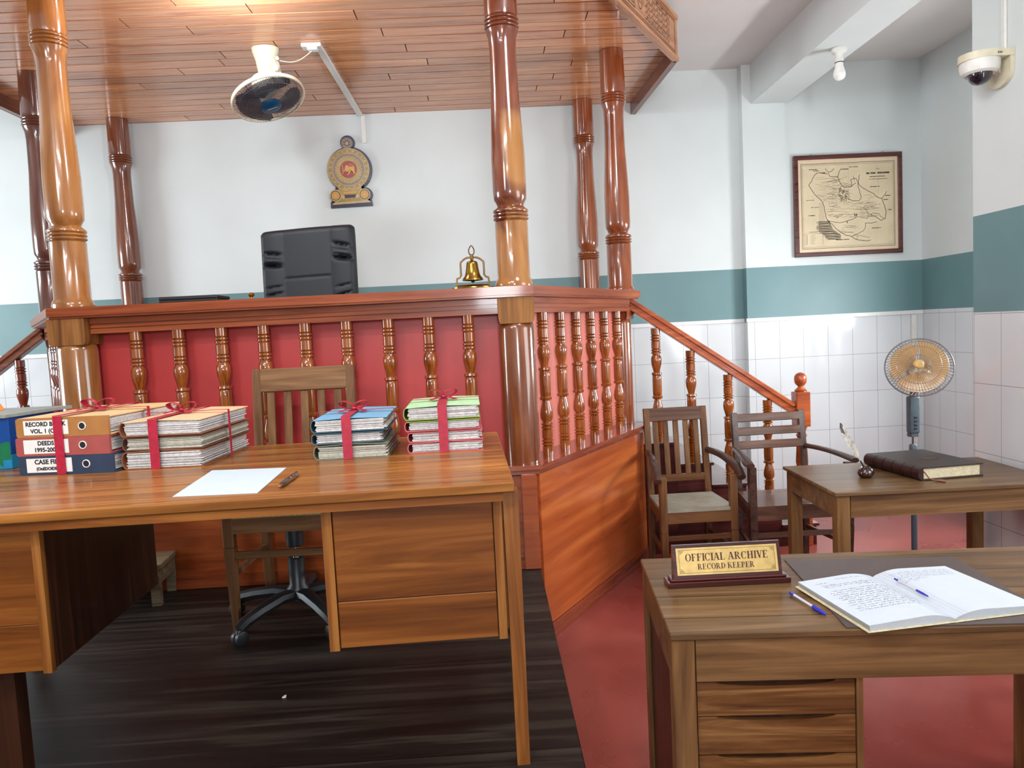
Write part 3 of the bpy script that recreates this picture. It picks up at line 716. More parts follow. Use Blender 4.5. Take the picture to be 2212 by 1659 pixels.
# ------------------------------------------------------------------ main desk
DZ = 1.14
def desk_main():
    rz = math.radians(1.8)
    t = thing('writing_desk', 'large varnished teak desk on the platform with ribbon tied file stacks', 'desk', (.05, 1.905, PZ), rz)
    # local: x from -1.80 to 0, y 0..1.0, z from 0
    h = DZ-PZ
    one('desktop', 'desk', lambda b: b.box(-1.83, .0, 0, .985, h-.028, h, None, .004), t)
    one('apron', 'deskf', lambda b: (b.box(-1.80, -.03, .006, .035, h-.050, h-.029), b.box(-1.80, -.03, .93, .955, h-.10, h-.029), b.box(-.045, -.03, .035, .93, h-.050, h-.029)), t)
    for x, y in ((-.031, .03), (-.031, .91), (-1.80, .91)):
        def lg(b, x=x, y=y):
            f = .035 if y < .1 else 0
            b._add([(x+.002, y-f, 0), (x+.036, y-f, 0), (x+.036, y-f+.045, 0), (x+.002, y-f+.045, 0), (x, y, h-.0295), (x+.042, y, h-.0295), (x+.042, y+.05, h-.0295), (x, y+.05, h-.0295)],
                   [(0, 3, 2, 1), (4, 5, 6, 7), (0, 1, 5, 4), (1, 2, 6, 5), (2, 3, 7, 6), (3, 0, 4, 7)], None)
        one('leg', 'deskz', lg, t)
    one('leg', 'darkw', lambda b: b.box(-1.80, -1.345, .08, .13, 0, h-.44), t, label='dark recessed support panel')
    def ped(b, x0, x1, y1):
        b.box(x0, x1, .05, y1, h-.425, h-.051, 'darkw'); b.box(x0, x0+.026, .03, .052, h-.43, h-.051, 'deskz'); b.box(x1-.022, x1, .03, .052, h-.43, h-.051, 'deskz')
    pr = one('pedestal', None, lambda b: ped(b, -.508, -.036, .70), t)
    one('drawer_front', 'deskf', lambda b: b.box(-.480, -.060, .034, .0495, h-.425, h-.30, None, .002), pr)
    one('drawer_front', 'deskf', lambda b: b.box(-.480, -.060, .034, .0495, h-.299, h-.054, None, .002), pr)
    pl = one('pedestal', None, lambda b: ped(b, -1.74, -1.218, .70), t)
    one('drawer_front', 'deskf', lambda b: b.box(-1.712, -1.241, .034, .0495, h-.425, h-.30, None, .002), pl)
    def dr(b):
        # upper drawer with an arched finger cut-out
        x0, x1, z0, z1 = -1.712, -1.241, h-.298, h-.054
        cx = -1.48; n = 14
        top = [(cx+.16*math.cos(PI-PI*k/n), z1-.045*math.sin(PI*k/n)) for k in range(n+1)]
        pts = [(x0, z0), (x1, z0), (x1, z1)]+[(p[0], p[1]) for p in reversed(top)]+[(x0, z1)]
        b.prism(pts, 0, .0155, None, Matrix(((1, 0, 0, 0), (0, 0, 1, .034), (0, 1, 0, 0), (0, 0, 0, 1))))
    one('drawer_front', 'deskf', dr, pl)
    return t
desk_main()

# ------------------------------------------------------------------ file stacks on the desk
def loc_pt(L0, rz, x, y): return (L0[0]+x*math.cos(rz)-y*math.sin(rz), L0[1]+x*math.sin(rz)+y*math.cos(rz))
def binder(L0, rz, z0, wd, dp, hh, cover, spine, lines, label, sub=None, dx=0, tilt=0):
    x_, y_ = loc_pt(L0, rz, dx, 0)
    t = thing('lever_arch_binder', label, 'binder', (x_, y_, z0), rz, 'labelled binders in the leftmost tied stack')
    def cv(b):
        b.box(0, wd, .004, dp, hh-.006, hh, cover, .001); b.box(0, wd, .004, dp, 0, .005, cover, .001)
    one('cover', None, cv, t)
    def sp(b):
        n = 6; r = .008
        pts = []
        for cx, cz, a0 in ((r, r, PI), (wd-.001, 0, None), (wd-.001, hh, None), (r, hh-r, PI/2)):
            if a0 is None: pts.append((cx, cz)); continue
            for k in range(n+1):
                a = a0+(PI/2)*k/n if cz == r else a0+(PI/2)*k/n
                pts.append((cx+r*math.cos(a), cz+r*math.sin(a)))
        b.prism(pts, -.006, .004, spine, Matrix(((1, 0, 0, 0), (0, 0, 1, 0), (0, 1, 0, 0), (0, 0, 0, 1))))
    s_ = one('spine', None, sp, t)
    def pg(b):
        r = random.Random(int(z0*1000)); z = .008; 
        while z < hh-.010:
            th = r.uniform(.002, .005); o = r.uniform(-.006, .002)
            b.box(.012, wd-.008+o, .008, dp-.012+r.uniform(-.01, .004), z, z+th-.0006, 'papere'); z += th
    one('papers', None, pg, t)
    def lb(b):
        T = facing((0, -.0068, 0), (1, 0, 0), (0, 0, 1))
        x0, x1 = .085*wd, .565*wd
        b.box(x0, x1, -.0068, -.0062, hh*.13, hh*.88, 'label')
        cx = (x0+x1)/2
        for k, (s1, sz) in enumerate(lines):
            yy = hh*.5+(.5-k)*hh*.36 if len(lines) > 1 else hh*.5
            text_into(b, s1, facing((cx, -.0072, yy), (1, 0, 0), (0, 0, 1)), sz*1.10, 'ink', .0008, sx=1.0)
    one('label_sticker', None, lb, s_)
    def rg(b):
        T = facing((wd*.715, -.0062, hh*.52), (1, 0, 0), (0, 0, 1))
        b.lathe([(.0105, 0), (.0105, .002), (.0125, .0025), (.0135, .001), (.0135, 0)], mat='white', T=T, n=24, cap=False)
        b.lathe([(.0001, .0005), (.0106, .0005)], mat='blackp', T=T, n=24, cap=False)
    one('ring_hole', None, rg, s_)
    return t
L1, R1 = (-1.548, 2.452), math.radians(-6.5)
binder(L1, R1, DZ+.0005, .325, .43, .0615, 'navy', 'navy', [('CASE FILES', .019), ('(OnEDOIDE: O', .0125)], 'navy blue binder reading CASE FILES, bottom of the left binder stack')
binder(L1, R1, DZ+.0625, .322, .43, .0605, 'redb', 'redb', [('DEEDS', .0175), ('1995-2000', .0175)], 'brick red binder reading DEEDS 1995-2000, middle of the binder stack', dx=-.004)
binder(L1, R1, DZ+.1235, .318, .43, .0625, 'tan', 'tand', [('RECORD BOOK', .0175), ('VOL. 1 (O. A', .0175)], 'tan binder reading RECORD BOOK VOL. 1, top of the binder stack', dx=.002)

def folder(L0, rz, z0, wd, dp, hh, cover, label, dx=0, dy=0, pap='papere', skew=0, group=None, bow=.004, cover_top=None):
    x_, y_ = loc_pt(L0, rz, dx, dy)
    t = thing('document_folder', label, 'folder', (x_, y_, z0), rz+skew, group)
    r = random.Random(int(x_*977)+int(z0*3331))
    def cv(b):
        n = 8; R0 = hh/2; th = .0028
        outer = [(wd, 0)]+[(R0*.55-R0*.55*math.sin(PI*k/n), R0-R0*math.cos(PI*k/n)) for k in range(n+1)]+[(wd*.5, hh+bow), (wd, hh)]
        inner = [(wd, hh-th), (wd*.5, hh+bow-th)]+[(R0*.55-(R0*.55-th)*math.sin(PI*k/n), R0-(R0-th)*math.cos(PI*k/n)) for k in range(n, -1, -1)]+[(wd, th)]
        pts = outer+inner
        T = Matrix(((1, 0, 0, 0), (0, 0, 1, 0), (0, 1, 0, 0), (0, 0, 0, 1)))
        m_ = len(outer)
        # quads along the C section
        for k in range(m_-1):
            a, c, d, e = outer[k], outer[k+1], inner[m_-2-k], inner[m_-1-k]
            b.prism([a, c, d, e], 0, dp, cover_top if (cover_top and k >= m_-3) else cover, T)
    one('cover', None, cv, t)
    def pg(b):
        z = .0035
        while z < hh-.006:
            th = r.uniform(.0018, .0042); o = r.uniform(-.012, .004); f = r.uniform(-.004, .003)
            x0 = .014+r.uniform(0, .006); x1 = wd-.006+o
            zz = z+r.uniform(0, .0006)
            b._add([(x0, .004-f, zz), (x1, .004-f, zz), (x1, dp-.006, zz), (x0, dp-.006, zz), (x0, .004-f, zz+th-.0009), (x1, .004-f, zz+th-.0009+r.uniform(-.0005, .0012)), (x1, dp-.006, zz+th-.0009), (x0, dp-.006, zz+th-.0009)],
                   [(0, 3, 2, 1), (4, 5, 6, 7), (0, 1, 5, 4), (1, 2, 6, 5), (2, 3, 7, 6), (3, 0, 4, 7)], pap)
            z += th
    one('papers', None, pg, t)
    return t
def ribbon(L0, rz, wd, dp, hh, x1, y1, label, w=.031, edge_right=True, bow=1.0, narrow=.007, z0=DZ):
    t = thing('ribbon', label, 'ribbon', (L0[0], L0[1], z0), rz, 'crimson ribbons tied round the file stacks')
    e = .0115
    def bandf(b):
        b.box(x1-w/2, x1+w/2, -e-.0012, -e, .001, hh+.004); 
        b.box(x1-w/2, x1+w/2, -e-.001, y1, hh+.0045, hh+.0057)
        b.box(x1-w/2*.6, x1+w/2*.6, y1, dp, hh+.0045, hh+.0057)
        b.box(x1-w/2, x1+w/2, dp+.0005, dp+.0017, .001, hh+.0045)
        b.box(-.002, wd+.004, y1-narrow, y1+narrow, hh+.0060, hh+.0070)
        b.box(wd+.005, wd+.0062, y1-narrow*1.1, y1+narrow*1.1, .001, hh+.0068)
        b.box(-.0072, -.006, y1-narrow*1.1, y1+narrow*1.1, .001, hh+.0068)
    one('band', 'ribbon', bandf, t)
    def bw(b):
        c = Vector((x1, y1, hh+.012)); k = bow
        b.lathe([(.003, -.006), (.009, -.004), (.0105, .001), (.008, .006), (.002, .008)], c, 12)
        for sx, ang in ((-1, .25), (1, .45)):
            pts = []; n = 14
            for q in range(n+1):
                a = 2*PI*q/n; rr = .026*k
                x = sx*(rr-rr*math.cos(a)); z_ = .012*math.sin(a)*k+.007+.22*abs(x)
                pts.append(c+Vector((x*math.cos(ang), x*math.sin(ang)*sx*.5, z_)))
            b.tube(pts, [.006+.010*math.sin(PI*q/n) for q in range(n+1)], 6, flat=.0022)
        for sx in (-1, 1):
            pts = [c+Vector((sx*.0, 0, 0)), c+Vector((sx*.018*k, -.015*k, .002)), c+Vector((sx*.034*k, -.03*k, -.004)), c+Vector((sx*.042*k, -.042*k, -.006))]
            b.tube(pts, [.005, .008, .011, .012], 6, flat=.0014)
    one('bow', 'ribbon', bw, t)
ribbon(L1, R1, .328, .43, .187, .150, .20, 'crimson ribbon tied round the stack of three labelled binders', bow=1.1)
L2, R2 = (-1.218, 2.445), math.radians(-3)
G2, G3, G4 = 'loose document folders in the peach topped stack', 'loose document folders in the blue topped stack', 'loose document folders in the green topped stack'
folder(L2, R2, DZ+.0005, .272, .41, .057, 'brownb', 'brown folder at the bottom of the peach topped stack', group=G2)
folder(L2, R2, DZ+.061, .272, .41, .043, 'brownd', 'dull brown folder in the middle of the peach topped stack', dx=.002, dy=.006, pap='paperg', group=G2, bow=.0)
folder(L2, R2, DZ+.1075, .272, .41, .049, 'brownb', 'peach topped folder on the stack beside the labelled binders', cover_top='peach', group=G2)
ribbon(L2, R2, .278, .41, .160, .118, .20, 'crimson ribbon tied round the peach topped folder stack')
L3, R3 = (-.592, 2.420), math.radians(1.5)
folder(L3, R3, DZ+.0005, .245, .33, .046, 'greyb', 'grey green folder at the bottom of the blue topped stack', dx=.004, pap='paperg', group=G3, skew=-.02)
folder(L3, R3, DZ+.0515, .235, .33, .035, 'tealb', 'teal grey folder in the middle of the blue topped stack', pap='papere', group=G3, bow=0, skew=.01)
folder(L3, R3, DZ+.090, .250, .34, .043, 'tealb', 'sky blue topped folder on the stack left of the green topped one', cover_top='skyb', group=G3)
ribbon(L3, R3, .250, .34, .137, .118, .17, 'crimson ribbon tied round the blue topped folder stack')
L4, R4 = (-.284, 2.448), math.radians(1.5)
folder(L4, R4, DZ+.0005, .252, .33, .034, 'pinkb', 'dusty pink folder at the bottom of the green topped stack', group=G4)
folder(L4, R4, DZ+.0375, .250, .33, .033, 'pinkb', 'dusty pink folder, second from the bottom of the green topped stack', dx=.002, group=G4, bow=0)
folder(L4, R4, DZ+.0735, .250, .33, .034, 'pinkb', 'pink folder with olive upper cover, just under the green topped one', cover_top='oliveb', dx=-.006, group=G4, bow=0)
folder(L4, R4, DZ+.111, .255, .33, .044, 'oliveb', 'light green topped folder on the rightmost stack of the desk', cover_top='greenb', dx=-.008, group=G4)
ribbon(L4, R4, .256, .33, .159, .122, .17, 'crimson ribbon tied round the green topped folder stack')
# blank sheet and pen
def sheet(b):
    b.prism([(-.851, 1.956), (-.625, 1.942), (-.648, 2.312), (-.887, 2.337)], DZ+.0006, DZ+.0016)
tag(one('paper_sheet', 'sheet', sheet, origin=(-.75, 2.1, DZ)), 'blank white sheet lying on the teak desk', 'paper')
def pen_thing(p0, p1, r, label, parts, name='pen'):
    p0, p1 = Vector(p0), Vector(p1); d = (p1-p0); ln = d.length; q = d.to_track_quat('Z', 'Y').to_matrix().to_4x4()
    t = thing(name, label, 'pen', p0); T = q
    for nm, mat, prof in parts:
        b = B(); b.lathe([(rr*r, z*ln) for rr, z in prof], (0, 0, 0), 14, None, T); build(nm, b, mat, t)
pen_thing((-.578, 1.975, DZ+.0085), (-.575, 2.165, DZ+.0085), .0075, 'dark lacquered fountain pen beside the blank sheet', [
    ('nib_section', 'rose', [(.15, 0), (.5, .03), (.7, .10)]), ('barrel', 'pend', [(.75, .10), (1, .16), (1, .52)]),
    ('ring', 'rose', [(1.06, .52), (1.08, .545), (1.06, .56)]), ('cap', 'pend', [(1.03, .56), (1.08, .62), (1.0, .93), (.6, .99), (.2, 1.0)])], 'fountain_pen')
# blue box with grey lid, orange folder behind it
def bluebox():
    L0, rz = (-1.668, 2.60), math.radians(-4)
    t = thing('file_box', 'cobalt blue file box with open grey lid at the left end of the desk', 'box', (L0[0], L0[1], DZ+.0005), rz)
    one('body', None, lambda b: (b.box(-.30, 0, 0, .30, .05, .178, 'boxblue', .002), b.box(-.30, 0, 0, .30, 0, .05, 'boxteal', .002)), t)
    def pr(b):
        T = facing((0, -.0008, 0), (1, 0, 0), (0, 0, 1))
        n = 28; b.poly([(min(-.001, -.012+.046*math.cos(2*PI*k/n)), max(.002, .050+.046*math.sin(2*PI*k/n))) for k in range(n)], 'boxgreen', T)
        b.poly([(-.03, .003), (0, .003), (0, .032), (-.03, .032)], 'boxteal', T @ T_loc(0, 0, .0004))
        b.poly([(-.10, .095), (-.036, .095), (-.04, .120), (-.10, .120)], 'label', T)
        b.strip([(-.09, .113), (-.045, .113)], .003, T, 'inkb', .0004); b.strip([(-.09, .103), (-.045, .103)], .002, T, 'inkb', .0004)
    one('print', None, pr, t)
    def lid(b):
        b.prism([(-.32, -.012), (.0, -.012), (.035, .30), (-.36, .32)], .179, .190)
    one('lid', 'boxgrey', lid, t)
bluebox()
def orf(b):
    P = [(-.26, 0), (.0, 0), (-.035, .055), (-.075, .085), (-.13, .078), (-.26, .06)]
    b.prism(P, -.012, .012, None, Matrix(((1, 0, 0, 0), (0, 0, 1, 0), (0, 1, 0, 0), (0, 0, 0, 1))))
of = tag(one('orange_folder', 'orange', orf), 'orange folder standing on the grey box lid at the left edge', 'folder'); of.location = (-1.83, 2.83, DZ+.1912)

# ------------------------------------------------------------------ wooden chairs
def wood_chair(name, label, loc, rz, w=.47, d=.46, sz=.45, bh=1.03, arms=False, slats='v', seat='cane', mats=None, ns=5, toprail=.10, group=None, splay=.03, wb=None):
    post, railm, topm, slatm, armm = mats
    t = thing(name, label, 'chair', loc, rz, group)
    hw = w/2; lg = .042; rake = .07; hb = (wb or w)/2
    # front legs
    topz = sz+.195 if arms and slats == 'v' else sz+.235 if arms else sz-.005
    for s in (-1, 1):
        one('leg', post, lambda b: b.prism([(s*hw-s*lg, -d/2), (s*hw, -d/2), (s*hw, -d/2+lg), (s*hw-s*lg, -d/2+lg)], sz-.12, topz), t) if False else None
        def fl(b):
            x0, x1 = sorted((s*hw, s*(hw-lg)))
            b.box(x0, x1, -d/2, -d/2+lg, sz-.13, topz, None, .003)
            xi = s*(hw-lg); xo = s*hw
            v = [(xo-s*.012, -d/2+.008, 0), (xi+s*.006, -d/2+.008, 0), (xi+s*.006, -d/2+lg-.006, 0), (xo-s*.012, -d/2+lg-.006, 0), (xo, -d/2, sz-.13), (xi, -d/2, sz-.13), (xi, -d/2+lg, sz-.13), (xo, -d/2+lg, sz-.13)]
            b._add(v, [(0, 1, 2, 3), (4, 5, 6, 7), (0, 1, 5, 4), (1, 2, 6, 5), (2, 3, 7, 6), (3, 0, 4, 7)], None)
        one('leg', post, fl, t)
        def rl(b):
            x = s*(hb-lg/2)
            b.bar((x, d/2-lg/2+.04, 0), (x, d/2-lg/2, sz+.03), .036, lg, None, .002, (0, 1, 0))
            b.bar((x, d/2-lg/2, sz), (x, d/2-lg/2+rake, bh), .038, .03, None, .003, (0, 1, 0))
        one('leg', post, rl, t, label='rear leg rising into the back post')
    yb = lambda z: d/2-lg/2+rake*(z-sz)/(bh-sz)
    def sr(b):
        b.box(-hw+lg, hw-lg, -d/2+.004, -d/2+.024, sz-.075, sz-.012); b.box(-hb+lg, hb-lg, d/2-.035, d/2-.012, sz-.075, sz-.012)
        for s in (-1, 1): b.bar((s*(hw-.017), -d/2+lg*.9, sz-.0435), (s*(hb-.017), d/2-lg*.9, sz-.0435), .022, .063)
    one('seat_rail', railm, sr, t)
    def st(b):
        z = sz-.18
        b.box(-hw+lg*.8, hw-lg*.8, -d/2+.012, -d/2+.028, z, z+.03, None, .002)
        for s in (-1, 1): b.bar((s*(hw-.02), -d/2+lg*.8, z-.067), (s*(hb-.02), d/2-lg+.02, z-.067), .016, .025)
        b.box(-hb+lg, hb-lg, d/2-.02, d/2-.005, z, z+.03)
    one('stretcher', railm, st, t)
    def seatf(b):
        y0 = -d/2+(.002 if not arms else .01); y1 = d/2-lg-.002; hi = hb+.004
        b.prism([(-hw+.010, y0), (hw-.010, y0), (hi-.008, y1), (-hi+.008, y1)], sz-.012, sz+.006)
    one('seat', seat, seatf, t)
    if slats == 'v':
        one('top_rail', topm, lambda b: b.bar((-hb+lg*.85, yb(bh-toprail/2)-.002, bh-toprail/2), (hb-lg*.85, yb(bh-toprail/2)-.002, bh-toprail/2), .024, toprail, None, .003, (0, rake, bh-sz)), t)
        zl = sz+.10 if arms else sz+.12
        one('lower_back_rail', railm, lambda b: b.box(-hb+lg*.9, hb-lg*.9, yb(zl)-.012, yb(zl)+.01, zl-.02, zl+.022), t)
        for k in range(ns):
            x = (-hb+lg)+(2*hb-2*lg)*(k+.5)/ns
            one('slat', slatm, lambda b: b.bar((x, yb(zl+.02), zl+.02), (x, yb(bh-toprail), bh-toprail), .034, .012, None, .002, (0, 1, 0)), t)
    else:
        for k in range(3):
            z = bh-.035-k*.085
            one('top_rail' if k == 0 else 'slat', topm, lambda b: b.bar((-hb+lg*.5, yb(z)-.004, z), (hb-lg*.5, yb(z)-.004, z), .022, .052, None, .004, (0, rake, bh-sz)), t)
    if arms:
        for s in (-1, 1):
            def ar(b):
                z0 = sz+.265; pts = []; n = 10
                for k in range(n+1):
                    u = k/n; y = yb(z0)-.01-(d+.03)*u
                    z = z0+.02*math.sin(PI*u)*.6-(.055*u*u if slats == 'v' else .015*u)-(.03*max(0, (u-.85)/.15) if slats == 'v' else 0)
                    pts.append((s*(hb-.012+(hw-hb)*min(1, u*1.1)+splay*u), y, z))
                b.tube(pts, [.018+.014*(k/n)-(.008 if k == n else 0) for k in range(n+1)], 10, flat=.021 if slats == 'v' else .015)
            one('armrest', armm, ar, t, label='dark curved armrest')
    return t
WC = ('backz', 'backw', 'backw', 'backz', 'armd')
wood_chair('slatted_chair', 'plain wooden chair with slatted back tucked in behind the teak desk', (-.850, 3.14, PZ+.0005), math.radians(-1), .475, .44, .48, 1.037, False, 'v', 'caney', WC, 5, .105, wb=.465)
wood_chair('slatted_armchair', 'wooden armchair with vertical slats and dark arms beside the dais', (1.165, 4.385, 0), math.radians(0), .45, .46, .45, .992, True, 'v', 'cane', ('chairw', 'chairx', 'chaird', 'chairw', 'armd'), 5, .085, 'wooden armchairs before the stairs', .03, .405)
wood_chair('ladder_back_armchair', 'dark wooden armchair with horizontal back slats before the newel post', (1.745, 4.34, 0), math.radians(0), .60, .46, .45, .94, True, 'h', 'chaird', ('armd', 'chaird', 'chaird', 'chaird', 'armd'), 3, .06, 'wooden armchairs before the stairs', .012, .47)

# swivel base under the wooden chair
def swivel(loc, name, label, colz, five=(0,), parent=None):
    t = parent or thing(name, label, 'chair base', loc)
    def hub(b):
        b.lathe([(.03, .085), (.045, .09), (.045, .13), (.032, .15), (.032, .30), (.028, .305)], n=20)
        b.lathe([(.012, .305), (.012, .345)], n=14, mat='chrome'); b.lathe([(.03, .345), (.034, .35), (.034, colz-.001), (.03, colz)], n=20)
        b.mats[:] = ['blackp', 'chrome'] if b.mats else b.mats
    hb = B(); hb.lathe([(.03, .085), (.048, .09), (.048, .13), (.034, .15), (.034, .26), (.028, .265)], n=20, mat='blackp')
    hb.lathe([(.012, .265), (.012, .31)], n=14, mat='chrome'); hb.lathe([(.03, .31), (.036, .315), (.036, colz)], n=20, mat='blackp')
    build('gas_column', hb, None, t)
    for k in range(5):
        a = five[0]+2*PI*k/5; dx, dy = math.cos(a), math.sin(a)
        sp = one('spoke', 'blackp', lambda b: b.tube([(dx*r_, dy*r_, z) for r_, z in ((.03, .112), (.10, .115), (.20, .098), (.27, .08), (.30, .062))], [.042, .034, .028, .024, .018], 8, flat=.024), t)
        def cs(b):
            px, py = -dy, dx
            for s in (-1, 1):
                c = Vector((dx*.30+px*.012*s, dy*.30+py*.012*s, .028))
                q = Vector((px, py, 0)).to_track_quat('Z', 'Y').to_matrix().to_4x4()
                b.lathe([(.022, -.010), (.028, -.007), (.028, .007), (.022, .010)], (0, 0, 0), 20, None, Matrix.Translation(c) @ q)
            b.lathe([(.012, .03), (.018, .045), (.012, .062)], (dx*.30, dy*.30, 0), 12)
        one('castor', 'blackp', cs, sp)
    return t
swivel((-.845, 3.06, PZ), 'swivel_base', 'black five spoke swivel base on castors under the wooden chair', .397, (math.radians(236),))

# ------------------------------------------------------------------ judge's leather chair
def judge():
    FZ = dz
    t = thing('office_chair', 'high backed black leather office chair behind the dais rail', 'chair', (-1.03, 4.45, FZ+.001))
    def back(b):
        nx, nz = 60, 120; W, z0, z1 = .56, .42, 1.33
        rr = random.Random(2); wr = [(rr.uniform(0, .86), rr.uniform(.005, .011), rr.uniform(.016, .036)) for _ in range(30)]
        def wide(v): return W/2*(.99 if v > .15 else .93+.4*v)
        front, backs = [], []
        for j in range(nz+1):
            v = j/nz; rowf, rowb = [], []
            for i in range(nx+1):
                u = i/nx*2-1
                edge = max(0, abs(u)-.9)/.1; top = max(0, v-.955)/.045
                z = z0+(z1-z0)*v-(.018*edge**2 if v > .5 else 0)+.006*(1-u*u)*(v > .9)+.012*u*v
                th = .045*(1-edge**2)*math.sqrt(max(0, 1-top*top))+.004
                y = -th+.10*v*v*.35
                au = abs(u)
                if au > .5 and au < .97:      # ruched side panels
                    q = (au-.5)/.47; amp = math.sin(PI*q)
                    f = 0
                    for c, wd, am in wr:
                        dv = v-(c+.035*(1-q)*(1 if u > 0 else -.6)*math.sin(c*9)); f += math.exp(-(dv/wd)**2)*am
                    y += .5*f*amp-.006*amp
                y += .003*math.exp(-((au-.5)/.014)**2)
                if au < .5: y += .008*math.exp(-((v-.68)/.007)**2)+.003*(u/.5)**2
                rowf.append(b.bm.verts.new((u*wide(v), y, z))); rowb.append(b.bm.verts.new((u*wide(v), .035+.10*v*v*.35-.02*edge-.02*top, z)))
            front.append(rowf); backs.append(rowb)
        for j in range(nz):
            for i in range(nx):
                b.bm.faces.new((front[j][i], front[j][i+1], front[j+1][i+1], front[j+1][i]))
                b.bm.faces.new((backs[j][i], backs[j+1][i], backs[j+1][i+1], backs[j][i+1]))
            for g in (0, nx): b.bm.faces.new((front[j][g], front[j+1][g], backs[j+1][g], backs[j][g]))
        for i in range(nx):
            for g in (0, nz): b.bm.faces.new((front[g][i], backs[g][i], backs[g][i+1], front[g][i+1]))
    one('backrest', 'leather', back, t, sharp=60)
    one('seat', 'leather', lambda b: b.box(-.26, .26, -.45, .02, .405, .50, None, .03), t)
    for s in (-1, 1):
        one('armrest', 'blackp', lambda b: b.tube([(s*.28, -.30, .45), (s*.29, -.32, .62), (s*.29, -.25, .68), (s*.29, -.05, .68), (s*.28, .0, .60)], .022, 8), t)
    swivel(None, None, None, .40, (.3,), t)
judge()

# ------------------------------------------------------------------ things on the dais rail
RZ = 1.7405
def bell():
    c = (-.055, 3.60, RZ)
    t = thing('brass_bell', 'brass bell hanging in its arched frame on the dais rail', 'bell', c)
    one('base', 'brass', lambda b: b.lathe([(.100, 0), (.104, .003), (.104, .008), (.085, .012), (.080, .016), (.076, .019)], n=40, T=Matrix.Diagonal((1, .75, 1, 1))), t)
    def fr(b):
        for s in (-1, 1):
            P = [(.077, .017), (.077, .040), (.0755, .052), (.064, .056), (.056, .066), (.056, .12), (.054, .130), (.040, .142), (.026, .149), (.010, .151), (0, .151)]
            b.tube([(s*x, 0, z) for x, z in P], .0045, 10)
        b.lathe([(.006, .135), (.008, .140), (.008, .160), (.005, .166)], n=14)
        b.tube([(.013*math.sin(a), 0, .181-.021*math.cos(a)-(.0 if abs(a-PI) > .6 else -.004)) for a in [2*PI*k/20 for k in range(20)]], .0028, 8, closed=True)
    one('frame', 'brassd', fr, t)
    one('bell_body', 'brass', lambda b: b.lathe([(.0, .134), (.012, .134), (.022, .131), (.0265, .126), (.028, .118), (.030, .100), (.034, .078), (.039, .062), (.047, .052), (.0515, .043), (.052, .041), (.048, .0405), (.040, .055), (.028, .09), (.024, .12), (.0, .125)], n=40, cap=False), t)
    one('clapper', 'blackp', lambda b: (b.lathe([(.001, .030), (.008, .033), (.0115, .040), (.008, .047), (.002, .05)], n=14), b.lathe([(.001, .05), (.001, .124)], n=6), b.lathe([(.0012, .019), (.0012, .031)], n=6)), t)
bell()
def lap(b): b.box(-.135, .135, -.09, .09, 0, .012, None, .003); b.box(-.135, .135, -.09, .09, .013, .027, None, .003)
o = tag(one('laptop', 'blackp', lap), 'closed black laptop lying on the dais rail near the left columns', 'laptop'); o.location = (-1.385, 3.61, RZ)
def knob(b):
    b.lathe([(.012, 0), (.014, .003), (.006, .006), (.005, .010), (.011, .016), (.0155, .022), (.012, .03), (.004, .034)], n=20)
o = tag(one('brass_ornament', 'brass', knob), 'tiny brass ornament on the dais rail left of the leather chair', 'ornament'); o.location = (-1.115, 3.60, RZ)

# ------------------------------------------------------------------ low stool behind the left pedestal
ts = thing('foot_stool', 'low pale wooden foot stool on the platform behind the left pedestal', 'stool', (-1.76, 3.42, PZ), math.radians(5))
one('seat', 'stoolw', lambda b: b.box(-.23, .23, -.13, .10, .165, .19, None, .003), ts)
for x in (-.20, .20):
    for y in (-.115, .085): one('leg', 'stoolw', lambda b: b.box(x-.02, x+.02, y-.015, y+.015, 0, .1645), ts)
one('apron', 'stoolw', lambda b: (b.box(-.18, .18, -.125, -.11, .10, .1645), b.box(.205, .22, -.10, .07, .10, .1645)), ts)
def scrap(b): b.prism([(0, 0), (.012, .003), (.010, .016), (.004, .012)], 0, .004)
o = tag(one('paper_scrap', 'chip', scrap), 'tiny white paper scrap on the dark platform boards', 'scrap'); o.location = (-.73, 2.36, PZ+.0004)
o = tag(one('paper_scrap', 'chip', scrap), 'tiny pale scrap on the platform beside the right desk leg', 'scrap'); o.location = (.075, 3.30, PZ+.0004); o.scale = (.8, .8, .8)

# ------------------------------------------------------------------ front right table with the open ledger
TZ = .75
FT, FR_ = (.42, 1.802), math.radians(-4.87)
ft = thing('writing_table', 'teak writing table with drawers carrying the open ledger and name plate', 'desk', (FT[0], FT[1], 0), FR_)
TW, TD = 1.265, .615
one('tabletop', 'tbl', lambda b: b.box(0, TW, 0, TD, TZ-.018, TZ, None, .003), ft)
one('apron', 'tblf', lambda b: (b.box(.064, TW-.066, .006, .028, .622, TZ-.019), b.box(.006, .028, .06, TD-.06, .622, TZ-.019), b.box(.064, TW-.066, TD-.028, TD-.006, .622, TZ-.019), b.box(TW-.028, TW-.006, .06, TD-.06, .622, TZ-.019)), ft)
for x, y in ((.004, .004), (TW-.064, .004), (.004, TD-.064), (TW-.064, TD-.064)):
    one('leg', 'tblz', lambda b: b.box(x, x+.058, y, y+.058, 0, TZ-.0185, None, .003), ft)
pd = one('drawer_pedestal', None, lambda b: (b.box(.064, .475, .032, TD-.03, .03, .6205, 'darkw'), b.box(.462, .478, .012, .034, .0, .6205, 'tblz')), ft)
one('side_panel', 'darkw', lambda b: b.box(.016, .028, .064, TD-.066, .03, .6215), ft)
zt = [.614, .522, .420, .310, .19, .04]
